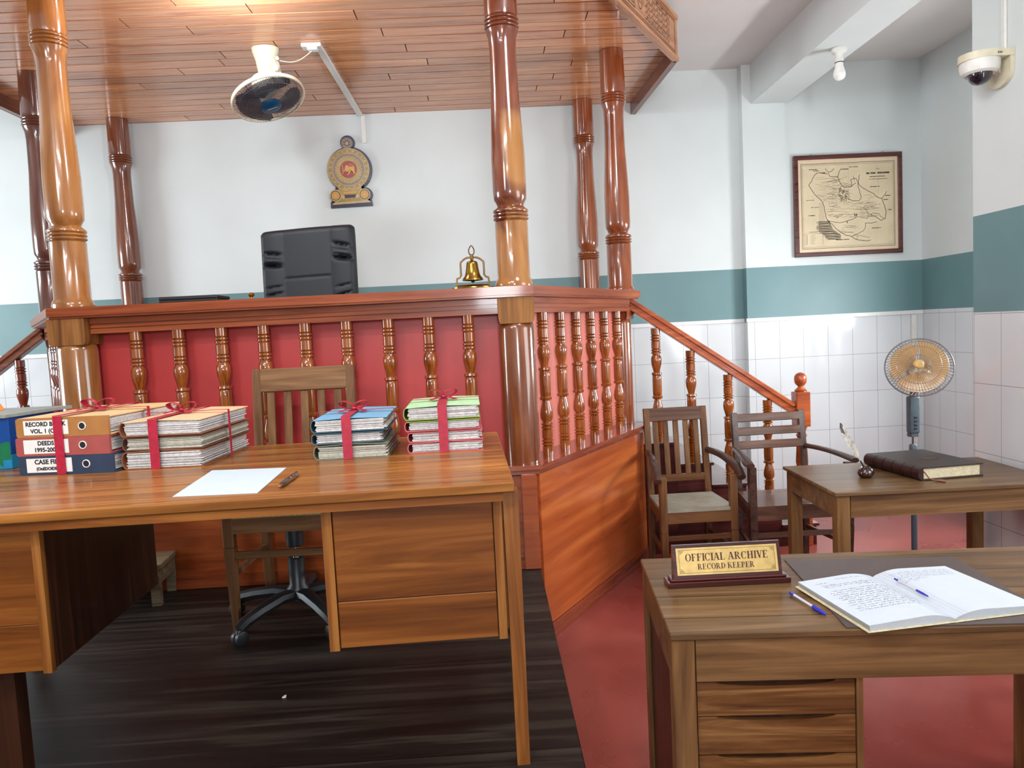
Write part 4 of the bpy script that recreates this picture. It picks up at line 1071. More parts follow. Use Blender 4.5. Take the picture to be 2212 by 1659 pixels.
for k in range(5):
    z1, z0 = zt[k], zt[k+1]+.003
    def dr(b, z0=z0, z1=z1):
        x0, x1 = .066, .460; n = 14; cx = (x0+x1)/2
        arc = [(cx+.15*math.cos(PI-PI*q/n), z1-.012*math.sin(PI*q/n)) for q in range(n+1)]
        b.prism([(x0, z0), (x1, z0), (x1, z1)]+[p for p in reversed(arc)]+[(x0, z1)], 0, .014, None, Matrix(((1, 0, 0, 0), (0, 0, 1, .018), (0, 1, 0, 0), (0, 0, 0, 1))))
    one('drawer_front', 'tbldr', dr, pd)

# second table in the recess
t2 = thing('side_table', 'smaller teak table by the tiled wall carrying the quill and dark book', 'table', (1.487, 3.157, 0), math.radians(-2.2))
W2, D2 = 1.02, .64
one('tabletop', 'tbl', lambda b: b.box(0, W2, 0, D2, TZ-.018, TZ, None, .003), t2)
one('apron', 'tblf', lambda b: (b.box(.075, W2-.075, .016, .036, .632, TZ-.019), b.box(.016, .036, .07, D2-.07, .632, TZ-.019), b.box(.075, W2-.075, D2-.036, D2-.016, .632, TZ-.019), b.box(W2-.036, W2-.016, .07, D2-.07, .632, TZ-.019)), t2)
for x, y in ((.014, .014), (W2-.072, .014), (.014, D2-.072), (W2-.072, D2-.072)):
    one('leg', 'tblz', lambda b: b.box(x, x+.058, y, y+.058, 0, TZ-.0185, None, .003), t2)

# ------------------------------------------------------------------ serif lettering (engraved)
def serif_glyph(ch):
    """polygons on a unit-height glyph, returns (polys, advance)"""
    t, th, s, sw = .19, .07, .065, .075
    P = []
    def bx(x0, x1, y0, y1): P.append([(x0, y0), (x1, y0), (x1, y1), (x0, y1)])
    def stem(x): bx(x, x+t, 0, 1); bx(x-sw, x+t+sw, 0, s); bx(x-sw, x+t+sw, 1-s, 1)
    def arc(cx, cy, rx, ry, wx, wy, a0, a1, n=20):
        for k in range(n):
            a, c = a0+(a1-a0)*k/n, a0+(a1-a0)*(k+1)/n
            P.append([(cx+rx*math.cos(a), cy+ry*math.sin(a)), (cx+rx*math.cos(c), cy+ry*math.sin(c)), (cx+(rx-wx)*math.cos(c), cy+(ry-wy)*math.sin(c)), (cx+(rx-wx)*math.cos(a), cy+(ry-wy)*math.sin(a))])
    def diag(x0, y0, x1, y1, w_): P.append([(x0, y0), (x0+w_, y0), (x1+w_, y1), (x1, y1)])
    if ch == ' ': return [], .3
    if ch == 'I': stem(.08); return P, .33
    if ch in 'EF':
        stem(.08); bx(.25, .60, 1-s, 1); bx(.55, .60, .74, 1); bx(.25, .45, .49, .49+s); bx(.43, .47, .38, .64)
        if ch == 'E': bx(.25, .64, 0, s); P.append([(.59, 0), (.64, 0), (.67, .26), (.63, .26)])
        return P, .74 if ch == 'E' else .68
    if ch == 'L':
        stem(.08); bx(.25, .62, 0, s); P.append([(.57, 0), (.62, 0), (.65, .28), (.61, .28)]); return P, .70
    if ch == 'O': arc(.39, .5, .37, .52, .17, .05, 0, 2*PI, 32); return P, .80
    if ch == 'C':
        arc(.38, .5, .36, .52, .17, .05, PI*.22, PI*1.78, 28); bx(.63, .68, .66, 1.0); return P, .76
    if ch == 'D': stem(.08); arc(.28, .5, .46, .5, .17, .05, -PI/2, PI/2, 22); return P, .82
    if ch in 'PR':
        stem(.08); arc(.30, .745, .30, .255, .15, .05, -PI/2, PI/2, 18); bx(.24, .31, 1-.05, 1); bx(.24, .31, .49, .54)
        if ch == 'R': diag(.56, 0, .30, .5, .18); bx(.52, .82, 0, s); return P, .84
        return P, .70
    if ch == 'H': stem(.08); stem(.54); bx(.2, .6, .47, .47+s); return P, .86
    if ch == 'K':
        stem(.08); diag(.25, .42, .56, 1, .07); diag(.58, 0, .33, .56, .19); bx(.50, .76, 1-s, 1); bx(.52, .86, 0, s); return P, .86
    if ch == 'A':
        diag(.08, 0, .34, 1, .06); diag(.56, 0, .32, 1, .19); bx(.2, .6, .30, .30+s); bx(0, .25, 0, s); bx(.48, .84, 0, s); return P, .84
    if ch == 'V':
        diag(.34, 0, .06, 1, .19); diag(.38, 0, .60, 1, .06); bx(-.02, .34, 1-s, 1); bx(.50, .76, 1-s, 1); return P, .78
    return [], .5
def serif_text(b, txt, T, size, mat, width):
    gl = [serif_glyph(c) for c in txt]; tot = sum(g[1] for g in gl)
    k = width/tot; x = -width/2
    for P, adv in gl:
        for p in P: b.poly([(x+px*k, (py-.5)*size) for px, py in p], mat, T)
        x += adv*k
# name plate
NPz = TZ+.0005
npl = thing('name_plate', 'mahogany desk name plate reading OFFICIAL ARCHIVE RECORD KEEPER', 'name plate', (.493, 2.118, NPz), math.radians(-1.5))
one('base', 'mahog', lambda b: (b.box(0, .365, 0, .062, 0, .016, None, .002), b.box(.010, .355, .006, .056, .016, .024, None, .003)), npl)
tl = math.radians(14)
def wedge(b):
    x0, x1 = .022, .343; hgt = .094
    for a, c in ((x0, x1),):
        pts = [(.012, 0), (.05, 0), (.044, hgt), (.012+hgt*math.tan(tl), hgt)]
        b.prism(pts, a, c, None, Matrix(((0, 0, 1, 0), (1, 0, 0, 0), (0, 1, 0, .0245), (0, 0, 0, 1))))
one('plaque', 'mahog', wedge, npl)
def plate(b):
    T = Matrix.Translation((.1825, .012, .0245)) @ Matrix.Rotation(PI/2-tl, 4, 'X')
    hw, h0, h1 = .150, .009, .088
    b.prism([(-hw, h0), (hw, h0), (hw, h1), (-hw, h1)], .0, .0014, 'gold', T)
    T2 = T @ T_loc(0, 0, .0018)
    r = [(-hw+.008, h0+.006), (hw-.008, h0+.006), (hw-.008, h1-.006), (-hw+.008, h1-.006)]
    b.strip(r+[r[0]], .0009, T2, 'engrave')
    for sx, sy, (cx, cy) in ((1, 1, r[0]), (-1, 1, r[1]), (-1, -1, r[2]), (1, -1, r[3])):
        b.strip([(cx+sx*.013, cy), (cx+sx*.011, cy+sy*.006), (cx+sx*.006, cy+sy*.011), (cx, cy+sy*.013)], .0009, T2, 'engrave')
        for q in ((.003, .003), (.007, .003), (.003, .007), (.0065, .0065)):
            b.strip([(cx+sx*(q[0]-.0012), cy+sy*q[1]), (cx+sx*(q[0]+.0012), cy+sy*q[1]), (cx+sx*q[0], cy+sy*(q[1]+.0012))], .0011, T2, 'engrave')
    serif_text(b, 'OFFICIAL ARCHIVE', T2 @ T_loc(0, .060, 0), .0215, 'engrave', .248)
    serif_text(b, 'RECORD KEEPER', T2 @ T_loc(-.004, .0325, 0), .0165, 'engrave', .170)
one('gold_plate', None, plate, npl, label='brushed gold plate with engraved lettering')
# desk mat
mz = TZ+.0006
tag(one('desk_mat', 'mat', lambda b: b.prism([(.857, 1.772), (1.375, 1.722), (1.43, 2.24), (.918, 2.308)], mz, mz+.003), origin=(1.1, 2.0, TZ)), 'dark brown leather desk mat under the open ledger', 'desk mat')
# open ledger
BK, BR = (1.128, 1.762), math.radians(7)
ob = thing('open_ledger', 'open ledger with handwritten pages lying on the brown mat', 'book', (BK[0], BK[1], mz+.0035), BR)
bw, bl = .235, .325
one('cover', 'pages', lambda b: (b.box(-bw-.006, -.003, -.006, bl+.006, 0, .003, None, .001), b.box(.003, bw+.006, -.006, bl+.006, 0, .003, None, .001), b.box(-.004, .004, -.006, bl+.006, 0, .0025)), ob)
def page_h(u):   # height over the cover at distance u (0 spine .. 1 edge)
    return .006+.020*math.sin(min(1, u*2.6)*PI/2)*(1-.62*u**.9) if u > 0 else .004
def block(s):
    def f(b):
        n = 22; top = []; bot = []
        for k in range(n+1):
            u = k/n; top.append((s*u*bw, page_h(u)+.0035)); bot.append((s*u*bw*(1 if u < 1 else .985), .0032))
        T = Matrix(((1, 0, 0, 0), (0, 0, 1, 0), (0, 1, 0, 0), (0, 0, 0, 1)))
        for k in range(n):
            b.prism([bot[k], bot[k+1], top[k+1], top[k]], 0, bl, 'paper', T)
        for q in range(1, 8):     # page edges on the near end
            for k in range(n):
                u0, u1 = k/n, (k+1)/n; h = q/8
                b.strip([(s*u0*bw, .0032+(page_h(u0))*h), (s*u1*bw, .0032+page_h(u1)*h)], .0004, facing((0, -.0004, 0), (1, 0, 0), (0, 0, 1)), 'paperg')
    return f
pgl = one('page_block', None, block(-1), ob, sharp=80); pgr = one('page_block', None, block(1), ob, sharp=80)
def scribble(b, s, lines, w=.0008, seed=1, mat='inkb'):
    r = random.Random(seed)
    for (x0, x1, y) in lines:
        x = x0
        while x < x1:
            wl = r.uniform(.010, .028); pts = []
            k = 0; xx = x
            while xx < min(x+wl, x1):
                pts.append((xx, y+r.uniform(-.0022, .0026)+(.003 if r.random() < .12 else 0)+.02*(xx-x0))); xx += .0015+r.random()*.0008
            for p, q in zip(pts, pts[1:]):
                up, uq = abs(p[0])/bw, abs(q[0])/bw
                d = Vector((q[0]-p[0], q[1]-p[1], 0))
                if d.length < 1e-6: continue
                n = Vector((-d.y, d.x, 0)).normalized()*w/2
                a = Vector((p[0], p[1], page_h(up)+.0040)); c = Vector((q[0], q[1], page_h(uq)+.0040))
                b._add([a+n, a-n, c-n, c+n], [(0, 1, 2, 3)], mat)
            x += wl+.004
def wr1(b):
    L_ = [(-.135, -.05, .300), (-.205, -.17, .285), (-.195, -.155, .268), (-.195, -.035, .262), (-.195, -.06, .252), (-.10, -.04, .244)]
    for k in range(12): L_.append((-.205+.012*(k % 3 == 0), -.022-.012*(k % 4 == 1), .222-k*.0125))
    scribble(b, -1, L_, .0009, 3)
one('handwriting', None, wr1, pgl)
def wr2(b):
    L_ = [(.03, .215, .292-k*.010) for k in range(5)]+[(.03, .12, .238), (.03, .09, .228)]
    scribble(b, 1, L_, .0006, 5, 'inkb')
one('handwriting', None, wr2, pgr)
def biro(p0, p1, label, rad=.0045):      # p0 tail, p1 cap end
    pen_thing(p0, p1, rad, label, [('plug', 'penb', [(.8, 0), (1.0, .01), (1.0, .12), (.8, .125)]), ('barrel', 'penc', [(.85, .125), (.85, .66)]),
        ('cap', 'penb', [(1.0, .66), (1.35, .67), (1.3, .85), (.8, .97), (.3, 1.0)])], 'ballpoint_pen')
biro((.815, 2.015, TZ+.0068), (.840, 1.848, TZ+.0068), 'blue capped ballpoint pen lying on bare wood beside the leather mat')
biro((1.112, 2.010, TZ+.0305), (1.124, 1.868, TZ+.0300), 'thin blue ballpoint pen resting in the fold of the open ledger', .0026)

# ------------------------------------------------------------------ quill, inkwell, big book
iw = (1.765, 3.43)
t = thing('inkwell', 'round dark glazed inkwell on the side table', 'inkwell', (iw[0], iw[1], TZ+.0005))
one('pot', 'glaze', lambda b: b.lathe([(.022, 0), (.028, .003), (.036, .014), (.0375, .024), (.033, .037), (.024, .044), (.020, .046), (.022, .049), (.020, .0495), (.014, .044), (.012, .03), (.001, .028)], n=36, cap=False), t)
q0, q1 = Vector((iw[0], iw[1], TZ+.034)), Vector((iw[0]-.113, iw[1]-.005, TZ+.252))
qt = thing('quill_pen', 'grey feather quill standing in the inkwell', 'quill', q0)
def shaftq(b):
    b.tube([(0, 0, 0), (-.028, -.001, .05), (-.060, -.002, .11), (-.092, -.004, .17), (-.117, -.005, .225)], [.0022, .0028, .0022, .0014, .0008], 8)
one('quill_shaft', 'feather', shaftq, qt)
one('ferrule', 'blackp', lambda b: b.tube([(-.008, 0, .016), (-.026, -.001, .048)], .0038, 10), qt)
def vane(b):
    pr = [(-.028, .055), (-.042, .080), (-.060, .11), (-.078, .14), (-.095, .175), (-.108, .205), (-.119, .232)]
    wl = [.003, .012, .017, .018, .016, .012, .002]; wr_ = [.004, .013, .018, .016, .013, .008, .002]
    r = random.Random(4)
    for k in range(60):
        u = k/60*6; i = int(u); f = u-i
        if i >= 6: break
        x = pr[i][0]+(pr[i+1][0]-pr[i][0])*f; z = pr[i][1]+(pr[i+1][1]-pr[i][1])*f
        d = Vector((pr[i+1][0]-pr[i][0], 0, pr[i+1][1]-pr[i][1])).normalized(); n = Vector((-d.z, 0, d.x))
        for s, ww in ((1, wl), (-1, wr_)):
            wd = (ww[i]+(ww[i+1]-ww[i])*f)*r.uniform(.82, 1.06)
            if s == 1 and k in (14, 15, 29, 30, 41): wd *= .35
            a = Vector((x, -.003, z)); c = a+n*s*wd+d*wd*.9
            e = d*.0034
            mt = 'featherd' if (k > 40 and s == 1) or k > 52 else 'feather'
            b._add([a, a+e, c+e*.7+Vector((0, .002*s, 0)), c+Vector((0, .002*s, 0)), a+Vector((0, .0006, 0)), a+e+Vector((0, .0006, 0)), c+e*.7+Vector((0, .0026, 0)), c+Vector((0, .0026, 0))],
                   [(0, 1, 2, 3), (4, 5, 6, 7), (0, 1, 5, 4), (1, 2, 6, 5), (2, 3, 7, 6), (3, 0, 4, 7)], mt)
one('feather_vane', None, vane, qt)
bkr = math.radians(6)
bb = thing('leather_book', 'large closed dark leather book with tassel on the side table', 'book', (1.935, 3.29, TZ+.0005), bkr)
BW, BL, BH = .33, .41, .062
one('cover', 'bookc', lambda b: (b.box(.022, BW, -.004, BL, BH-.007, BH, None, .002), b.box(.022, BW, -.004, BL, 0, .007, None, .002)), bb)
def spn(b):
    n = 10; T = Matrix(((1, 0, 0, 0), (0, 0, 1, 0), (0, 1, 0, 0), (0, 0, 0, 1)))
    P = [(.026-.026*math.sin(PI*k/n), BH/2-BH/2*math.cos(PI*k/n)) for k in range(n+1)]
    b.prism(P, -.004, BL, None, T)
    for y in (.05, .12, .19, .26, .33): 
        P2 = [(.026-.030*math.sin(PI*k/n), BH/2-(BH/2+.0015)*math.cos(PI*k/n)) for k in range(n+1)]
        b.prism(P2, y, y+.008, None, T)
one('spine', 'booksp', spn, bb)
def pgb(b):
    b.box(.03, BW-.012, .006, BL-.008, .0072, BH-.0072)
one('page_block', 'pages', pgb, bb)
def orn(b):
    n = 28; T = T_loc(BW*.57, BL*.42, BH+.0006)
    b.prism([(.045*math.cos(2*PI*k/n)*(1+.12*math.cos(8*PI*k/n)), .022*math.sin(2*PI*k/n)*(1+.12*math.cos(8*PI*k/n))) for k in range(n)], 0, .0006, None, T)
    b.prism([(-.05, .0), (-.035, .006), (-.035, -.006)], 0, .0007, None, T)
one('cover_ornament', 'brassd', orn, bb)
def tas(b):
    b.tube([(.035, .004, .04), (.035, -.008, .032), (.045, -.016, .012), (.062, -.028, .006)], .0028, 8)
    for k in range(8):
        a = -.9+k*.16
        b.tube([(.062, -.028, .0055), (.062+.045*math.cos(a), -.028+.045*math.sin(a), .0032)], [.003, .0022], 6)
one('tassel', 'tassel', tas, bb)

# ------------------------------------------------------------------ pedestal fan in the corner
def grille(b, T, Rg, n, wr, dome, hubr, mat=None, back=True):
    """front (+z) and back wire cages"""
    for sgn in ((1, -1) if back else (1,)):
        for k in range(n):
            a = 2*PI*k/n; pts = []
            for q in range(6):
                u = q/5; r = hubr+(Rg-hubr)*u
                z = sgn*(dome*math.sqrt(max(0, 1-(r/Rg)**2*.98)))
                pts.append(T @ Vector((r*math.cos(a+.25*u*sgn), r*math.sin(a+.25*u*sgn), z)))
            b.tube(pts, wr, 4, mat)
        for rr in (.33, .66, .86):
            r = Rg*rr; z = sgn*dome*math.sqrt(1-rr*rr*.98)
            b.tube([T @ Vector((r*math.cos(2*PI*k/40), r*math.sin(2*PI*k/40), z)) for k in range(40)], wr, 4, mat, closed=True)
def blades(b, T, r0, r1, n, mat, a0=0, wide=.95):
    for k in range(n):
        a = a0+2*PI*k/n; m_ = 12; rows = []
        for q in range(m_+1):
            u = q/m_; r = r0+(r1-r0)*u
            hw = wide*(.60+.40*math.sin(min(1, u*1.5)*PI/2))*(1-.15*max(0, u-.85)/.15)*PI/n*.98
            row = []
            for p in range(7):
                v = p/6*2-1; an = a+v*hw+.12*u
                row.append(b.bm.verts.new(T @ Vector((r*math.cos(an), r*math.sin(an), v*.016+.004))))
            rows.append(row)
        for q in range(m_):
            for p in range(6):
                f = b.bm.faces.new((rows[q][p], rows[q][p+1], rows[q+1][p+1], rows[q+1][p])); f.material_index = b.mi(mat)
def normal_frame(c, n):
    q = Vector(n).normalized().to_track_quat('Z', 'Y').to_matrix().to_4x4(); return Matrix.Translation(c) @ q
def pedestal_fan():
    px, py = 2.475, 4.25
    t = thing('pedestal_fan', 'pedestal fan with amber blades in the tiled corner', 'fan', (px, py, 0))
    one('base', 'greyp', lambda b: b.lathe([(.15, 0), (.155, .006), (.15, .018), (.06, .03), (.03, .045), (.026, .06)], n=36), t)
    one('pole', 'greyp', lambda b: (b.lathe([(.017, .05), (.017, .70)], n=16), b.lathe([(.022, .69), (.024, .70), (.024, .735), (.018, .745)], n=16)), t, label='grey lower pole with collar')
    one('inner_pole', 'chrome', lambda b: b.lathe([(.0085, .745), (.0085, .80)], n=14), t)
    cb = one('control_box', 'greyp', lambda b: (b.prism([(-.020, -.02), (.020, -.02), (.026, -.005), (.026, .02), (-.026, .02), (-.026, -.005)], .79, .81), b.box(-.031, .031, -.026, .026, .81, 1.03, None, .012)), t)
    one('switch_row', 'blackp', lambda b: [b.box(-.010, .010, -.031, -.0255, z, z+.012, None, .002) for z in (.835, .855, .878, .90)], cb)
    c = Vector((-.022, -.10, 1.205)); n = Vector((-.44, -.80, .40)).normalized(); T = normal_frame(c, n)
    one('motor', 'cream', lambda b: b.lathe([(.03, -.155), (.05, -.15), (.06, -.12), (.062, -.07), (.05, -.035), (.02, -.03)], T=T, n=24), t)
    one('neck', 'greyp', lambda b: b.bar((0, 0, 1.02), (c.x-n.x*.11, c.y-n.y*.11, c.z-n.z*.11), .04, .04, None, .008), t)
    g = B(); grille(g, T, .172, 60, .0011, .055, .03); build('grille', g, 'wire', t)
    r = B(); r.tube([T @ Vector((.174*math.cos(2*PI*k/64), .174*math.sin(2*PI*k/64), 0)) for k in range(64)], .0042, 8, None, closed=True); build('grille_rim', r, 'wire', t)
    bl_ = B(); blades(bl_, T, .03, .152, 3, 'amber', .5, 1.02); build('blades', bl_, None, t, recalc=False)
    one('hub_cap', 'hubc', lambda b: b.lathe([(.026, .046), (.026, .056), (.021, .061), (.014, .0605), (.008, .058)], T=T, n=28), t)
pedestal_fan()

# ------------------------------------------------------------------ fan hanging from the canopy
def canopy_fan():
    mx, my = -1.225, 4.57
    t = thing('ceiling_mounted_fan', 'cream oscillating fan with smoked blades mounted under the canopy', 'fan', (mx, my, 3.2695))
    c = cam_ray(580, 213); c = Vector((0, 0, H))+c*(4.26/c.y)
    d = (c-Vector((0, 0, H))).normalized()
    e0 = (cam_ray(614, 305)-cam_ray(580, 213)); e = (e0-d*e0.dot(d)).normalized()
    n = (-d*.56+e*.83).normalized()
    cl = c-Vector((mx, my, 3.2695)); T = normal_frame(cl, n)
    Rg = .200
    def mount(b):
        P = [(.080, -.0005), (.078, -.02), (.062, -.07), (.052, -.13), (.045, -.19), (.040, -.225), (.02, -.235)]
        b.lathe(P, n=32, T=Matrix.Translation((0, 0, 0)) @ Matrix.Diagonal((1, .8, 1, 1)))
        b.bar((.045, .0, -.06), (.075, -.02, -.21), .05, .04, None, .01)
    one('mount_bracket', 'cream', mount, t)
    one('switch_knob', 'white', lambda b: (b.lathe([(.017, 0), (.019, .012), (.012, .02)], T=normal_frame((.062, -.045, -.13), (.5, -.8, -.2)), n=18), b.lathe([(.01, 0), (.011, .012), (.006, .016)], T=normal_frame((.07, -.03, -.07), (.6, -.7, -.2)), n=18)), t)
    m0 = cl-n*.06
    one('motor', 'cream', lambda b: (b.lathe([(.03, -.145), (.055, -.13), (.066, -.08), (.062, -.04), (.03, -.03)], T=T, n=28), b.bar((0, 0, -.20), tuple(cl-n*.10), .045, .05, None, .01)), t)
    g = B(); grille(g, T, Rg*.985, 72, .0011, .05, .055); build('grille', g, 'wired', t)
    def rim(b):
        b.lathe([(Rg-.003, -.011), (Rg+.003, -.010), (Rg+.004, 0), (Rg+.003, .010), (Rg-.003, .011), (Rg-.002, 0), (Rg-.003, -.011)], T=T, n=72, cap=False)
    one('grille_rim', 'cream', rim, t)
    bl_ = B(); blades(bl_, T, .045, .176, 3, 'smoke', 2.2, 1.04); build('blades', bl_, None, t, recalc=False)
    def hub(b): b.lathe([(.056, .042), (.056, .052), (.050, .056), (.0005, .058)], T=T, n=36, mat='bluehub', cap=False); b.lathe([(.0005, .041), (.056, .041)], T=T, n=36, mat='bluehub', cap=False)
    hc = one('hub_badge', None, hub, t)
    def bar_(b):
        # illegible pale lettering strip
        x_ = (cam_ray(640, 205)-cam_ray(560, 213)); x_ = (x_-n*x_.dot(n)).normalized(); y_ = n.cross(x_)
        T2 = facing(cl+n*.0592-y_*.008, x_, y_); r = random.Random(9); x = -.026
        b.strip([(-.028, 0), (.028, 0)], .0022, T2)
        while x < .026: b.strip([(x, -.0025), (x, .0032 if r.random() < .4 else .0018)], .0014, T2, None, .0002); x += .0035
    one('badge_mark', 'white', bar_, hc)
canopy_fan()
# trunking and switch box that feed it
t = thing('cable_trunking', 'white cable trunking across the canopy and down the wall above the emblem', 'trunking', (-.9, 4.55, 3.2695))
Oc = (-.9, 4.55, 3.2695)
one('ceiling_trunking', 'white', lambda b: b.bar((-.905, 4.50, 3.259), (-.898, 5.935, 3.259), .042, .02, None, .003), t, Oc)
one('wall_trunking', 'white', lambda b: b.box(-.895, -.862, 5.934, 5.9495, 3.045, 3.27, None, .003), t, Oc)
one('junction_box', 'white', lambda b: (b.box(-1.00, -.885, 4.50, 4.57, 3.247, 3.2695, None, .004), b.box(-.965, -.905, 4.49, 4.54, 3.225, 3.248, None, .006)), t, Oc)
def cab(b):
    p0, p1 = Vector((-1.14, 4.55, 3.19)), Vector((-.94, 4.52, 3.228))
    b.tube([p0.lerp(p1, k/12)-Vector((0, 0, .032*math.sin(PI*k/12))) for k in range(13)], .0028, 8)
one('fan_cable', 'cream', cab, t, Oc)

# ------------------------------------------------------------------ bulb on the beam
bx_, by_ = 2.31, 4.74
t = thing('ceiling_bulb', 'unlit white bulb in a batten holder under the ceiling beam', 'light bulb', (bx_, by_, 3.1995))
one('holder', 'white', lambda b: b.lathe([(.045, 0), (.047, -.01), (.045, -.026), (.028, -.034), (.022, -.05), (.024, -.062), (.027, -.075), (.026, -.085)], n=28), t)
one('collar', 'blackp', lambda b: b.lathe([(.0262, -.085), (.0275, -.087), (.0262, -.090)], n=28), t)
one('bulb', 'bulb', lambda b: b.lathe([(.024, -.090), (.026, -.115), (.033, -.135), (.0375, -.150), (.038, -.163), (.034, -.178), (.024, -.190), (.010, -.196), (.001, -.197)], n=28), t)

# ------------------------------------------------------------------ dome camera on the pier
def cctv():
    cy_, cz = 3.61, 2.745
    t = thing('dome_camera', 'cream dome security camera on a wall bracket high on the pier', 'camera', (XP-.001, cy_, cz))
    def shelf(b):
        n = 16
        P = [(-.0005, -.09), (-.0005, .09)]+[(-.10-.105*math.cos(-PI/2+PI*k/n)*1.0, .09*math.sin(PI/2-PI*k/n)*1.0) for k in range(n+1)]
        b.prism(P, -.034, 0)
        # ventilation marks
    one('shelf', 'cream', shelf, t)
    one('vent_marks', 'blackp', lambda b: [b.box(-.062-.008*k, -.066-.008*k, -.0906, -.0902, -.024, -.014) for k in range(3)], t)
    def plate(b):
        n = 12; P = [(.088, -.0345), (.088, -.09)]+[(.088*math.cos(PI*k/n), -.09-.07*math.sin(PI*k/n)) for k in range(1, n)]+[(-.088, -.09), (-.088, -.0345)]
        b.prism([(y, z) for y, z in P], -.020, 0, None, Matrix(((0, 0, 1, 0), (1, 0, 0, 0), (0, 1, 0, 0), (0, 0, 0, 1))))
        b.prism([(-.0195, -.035), (-.06, -.035), (-.0195, -.10)], -.02, .02, None, Matrix(((1, 0, 0, 0), (0, 0, 1, 0), (0, 1, 0, 0), (0, 0, 0, 1))))
    one('wall_plate', 'cream', plate, t)
    hd = one('housing', 'white', lambda b: b.lathe([(.088, -.0345), (.087, -.06), (.080, -.085), (.066, -.094), (.056, -.092)], (-.11, 0, 0), 36), t)
    one('dome', 'domeg', lambda b: b.lathe([(.054, -.092), (.052, -.105), (.045, -.120), (.032, -.133), (.016, -.140), (.001, -.142)], (-.11, 0, 0), 32), t)
cctv()
tag(one('cable_conduit', 'white', lambda b: b.box(XP-.014, XP-.0005, 3.570, 3.600, 2.747, 3.498, None, .003), origin=(XP, 3.585, 2.75)), 'white conduit rising from the dome camera to the ceiling', 'conduit')

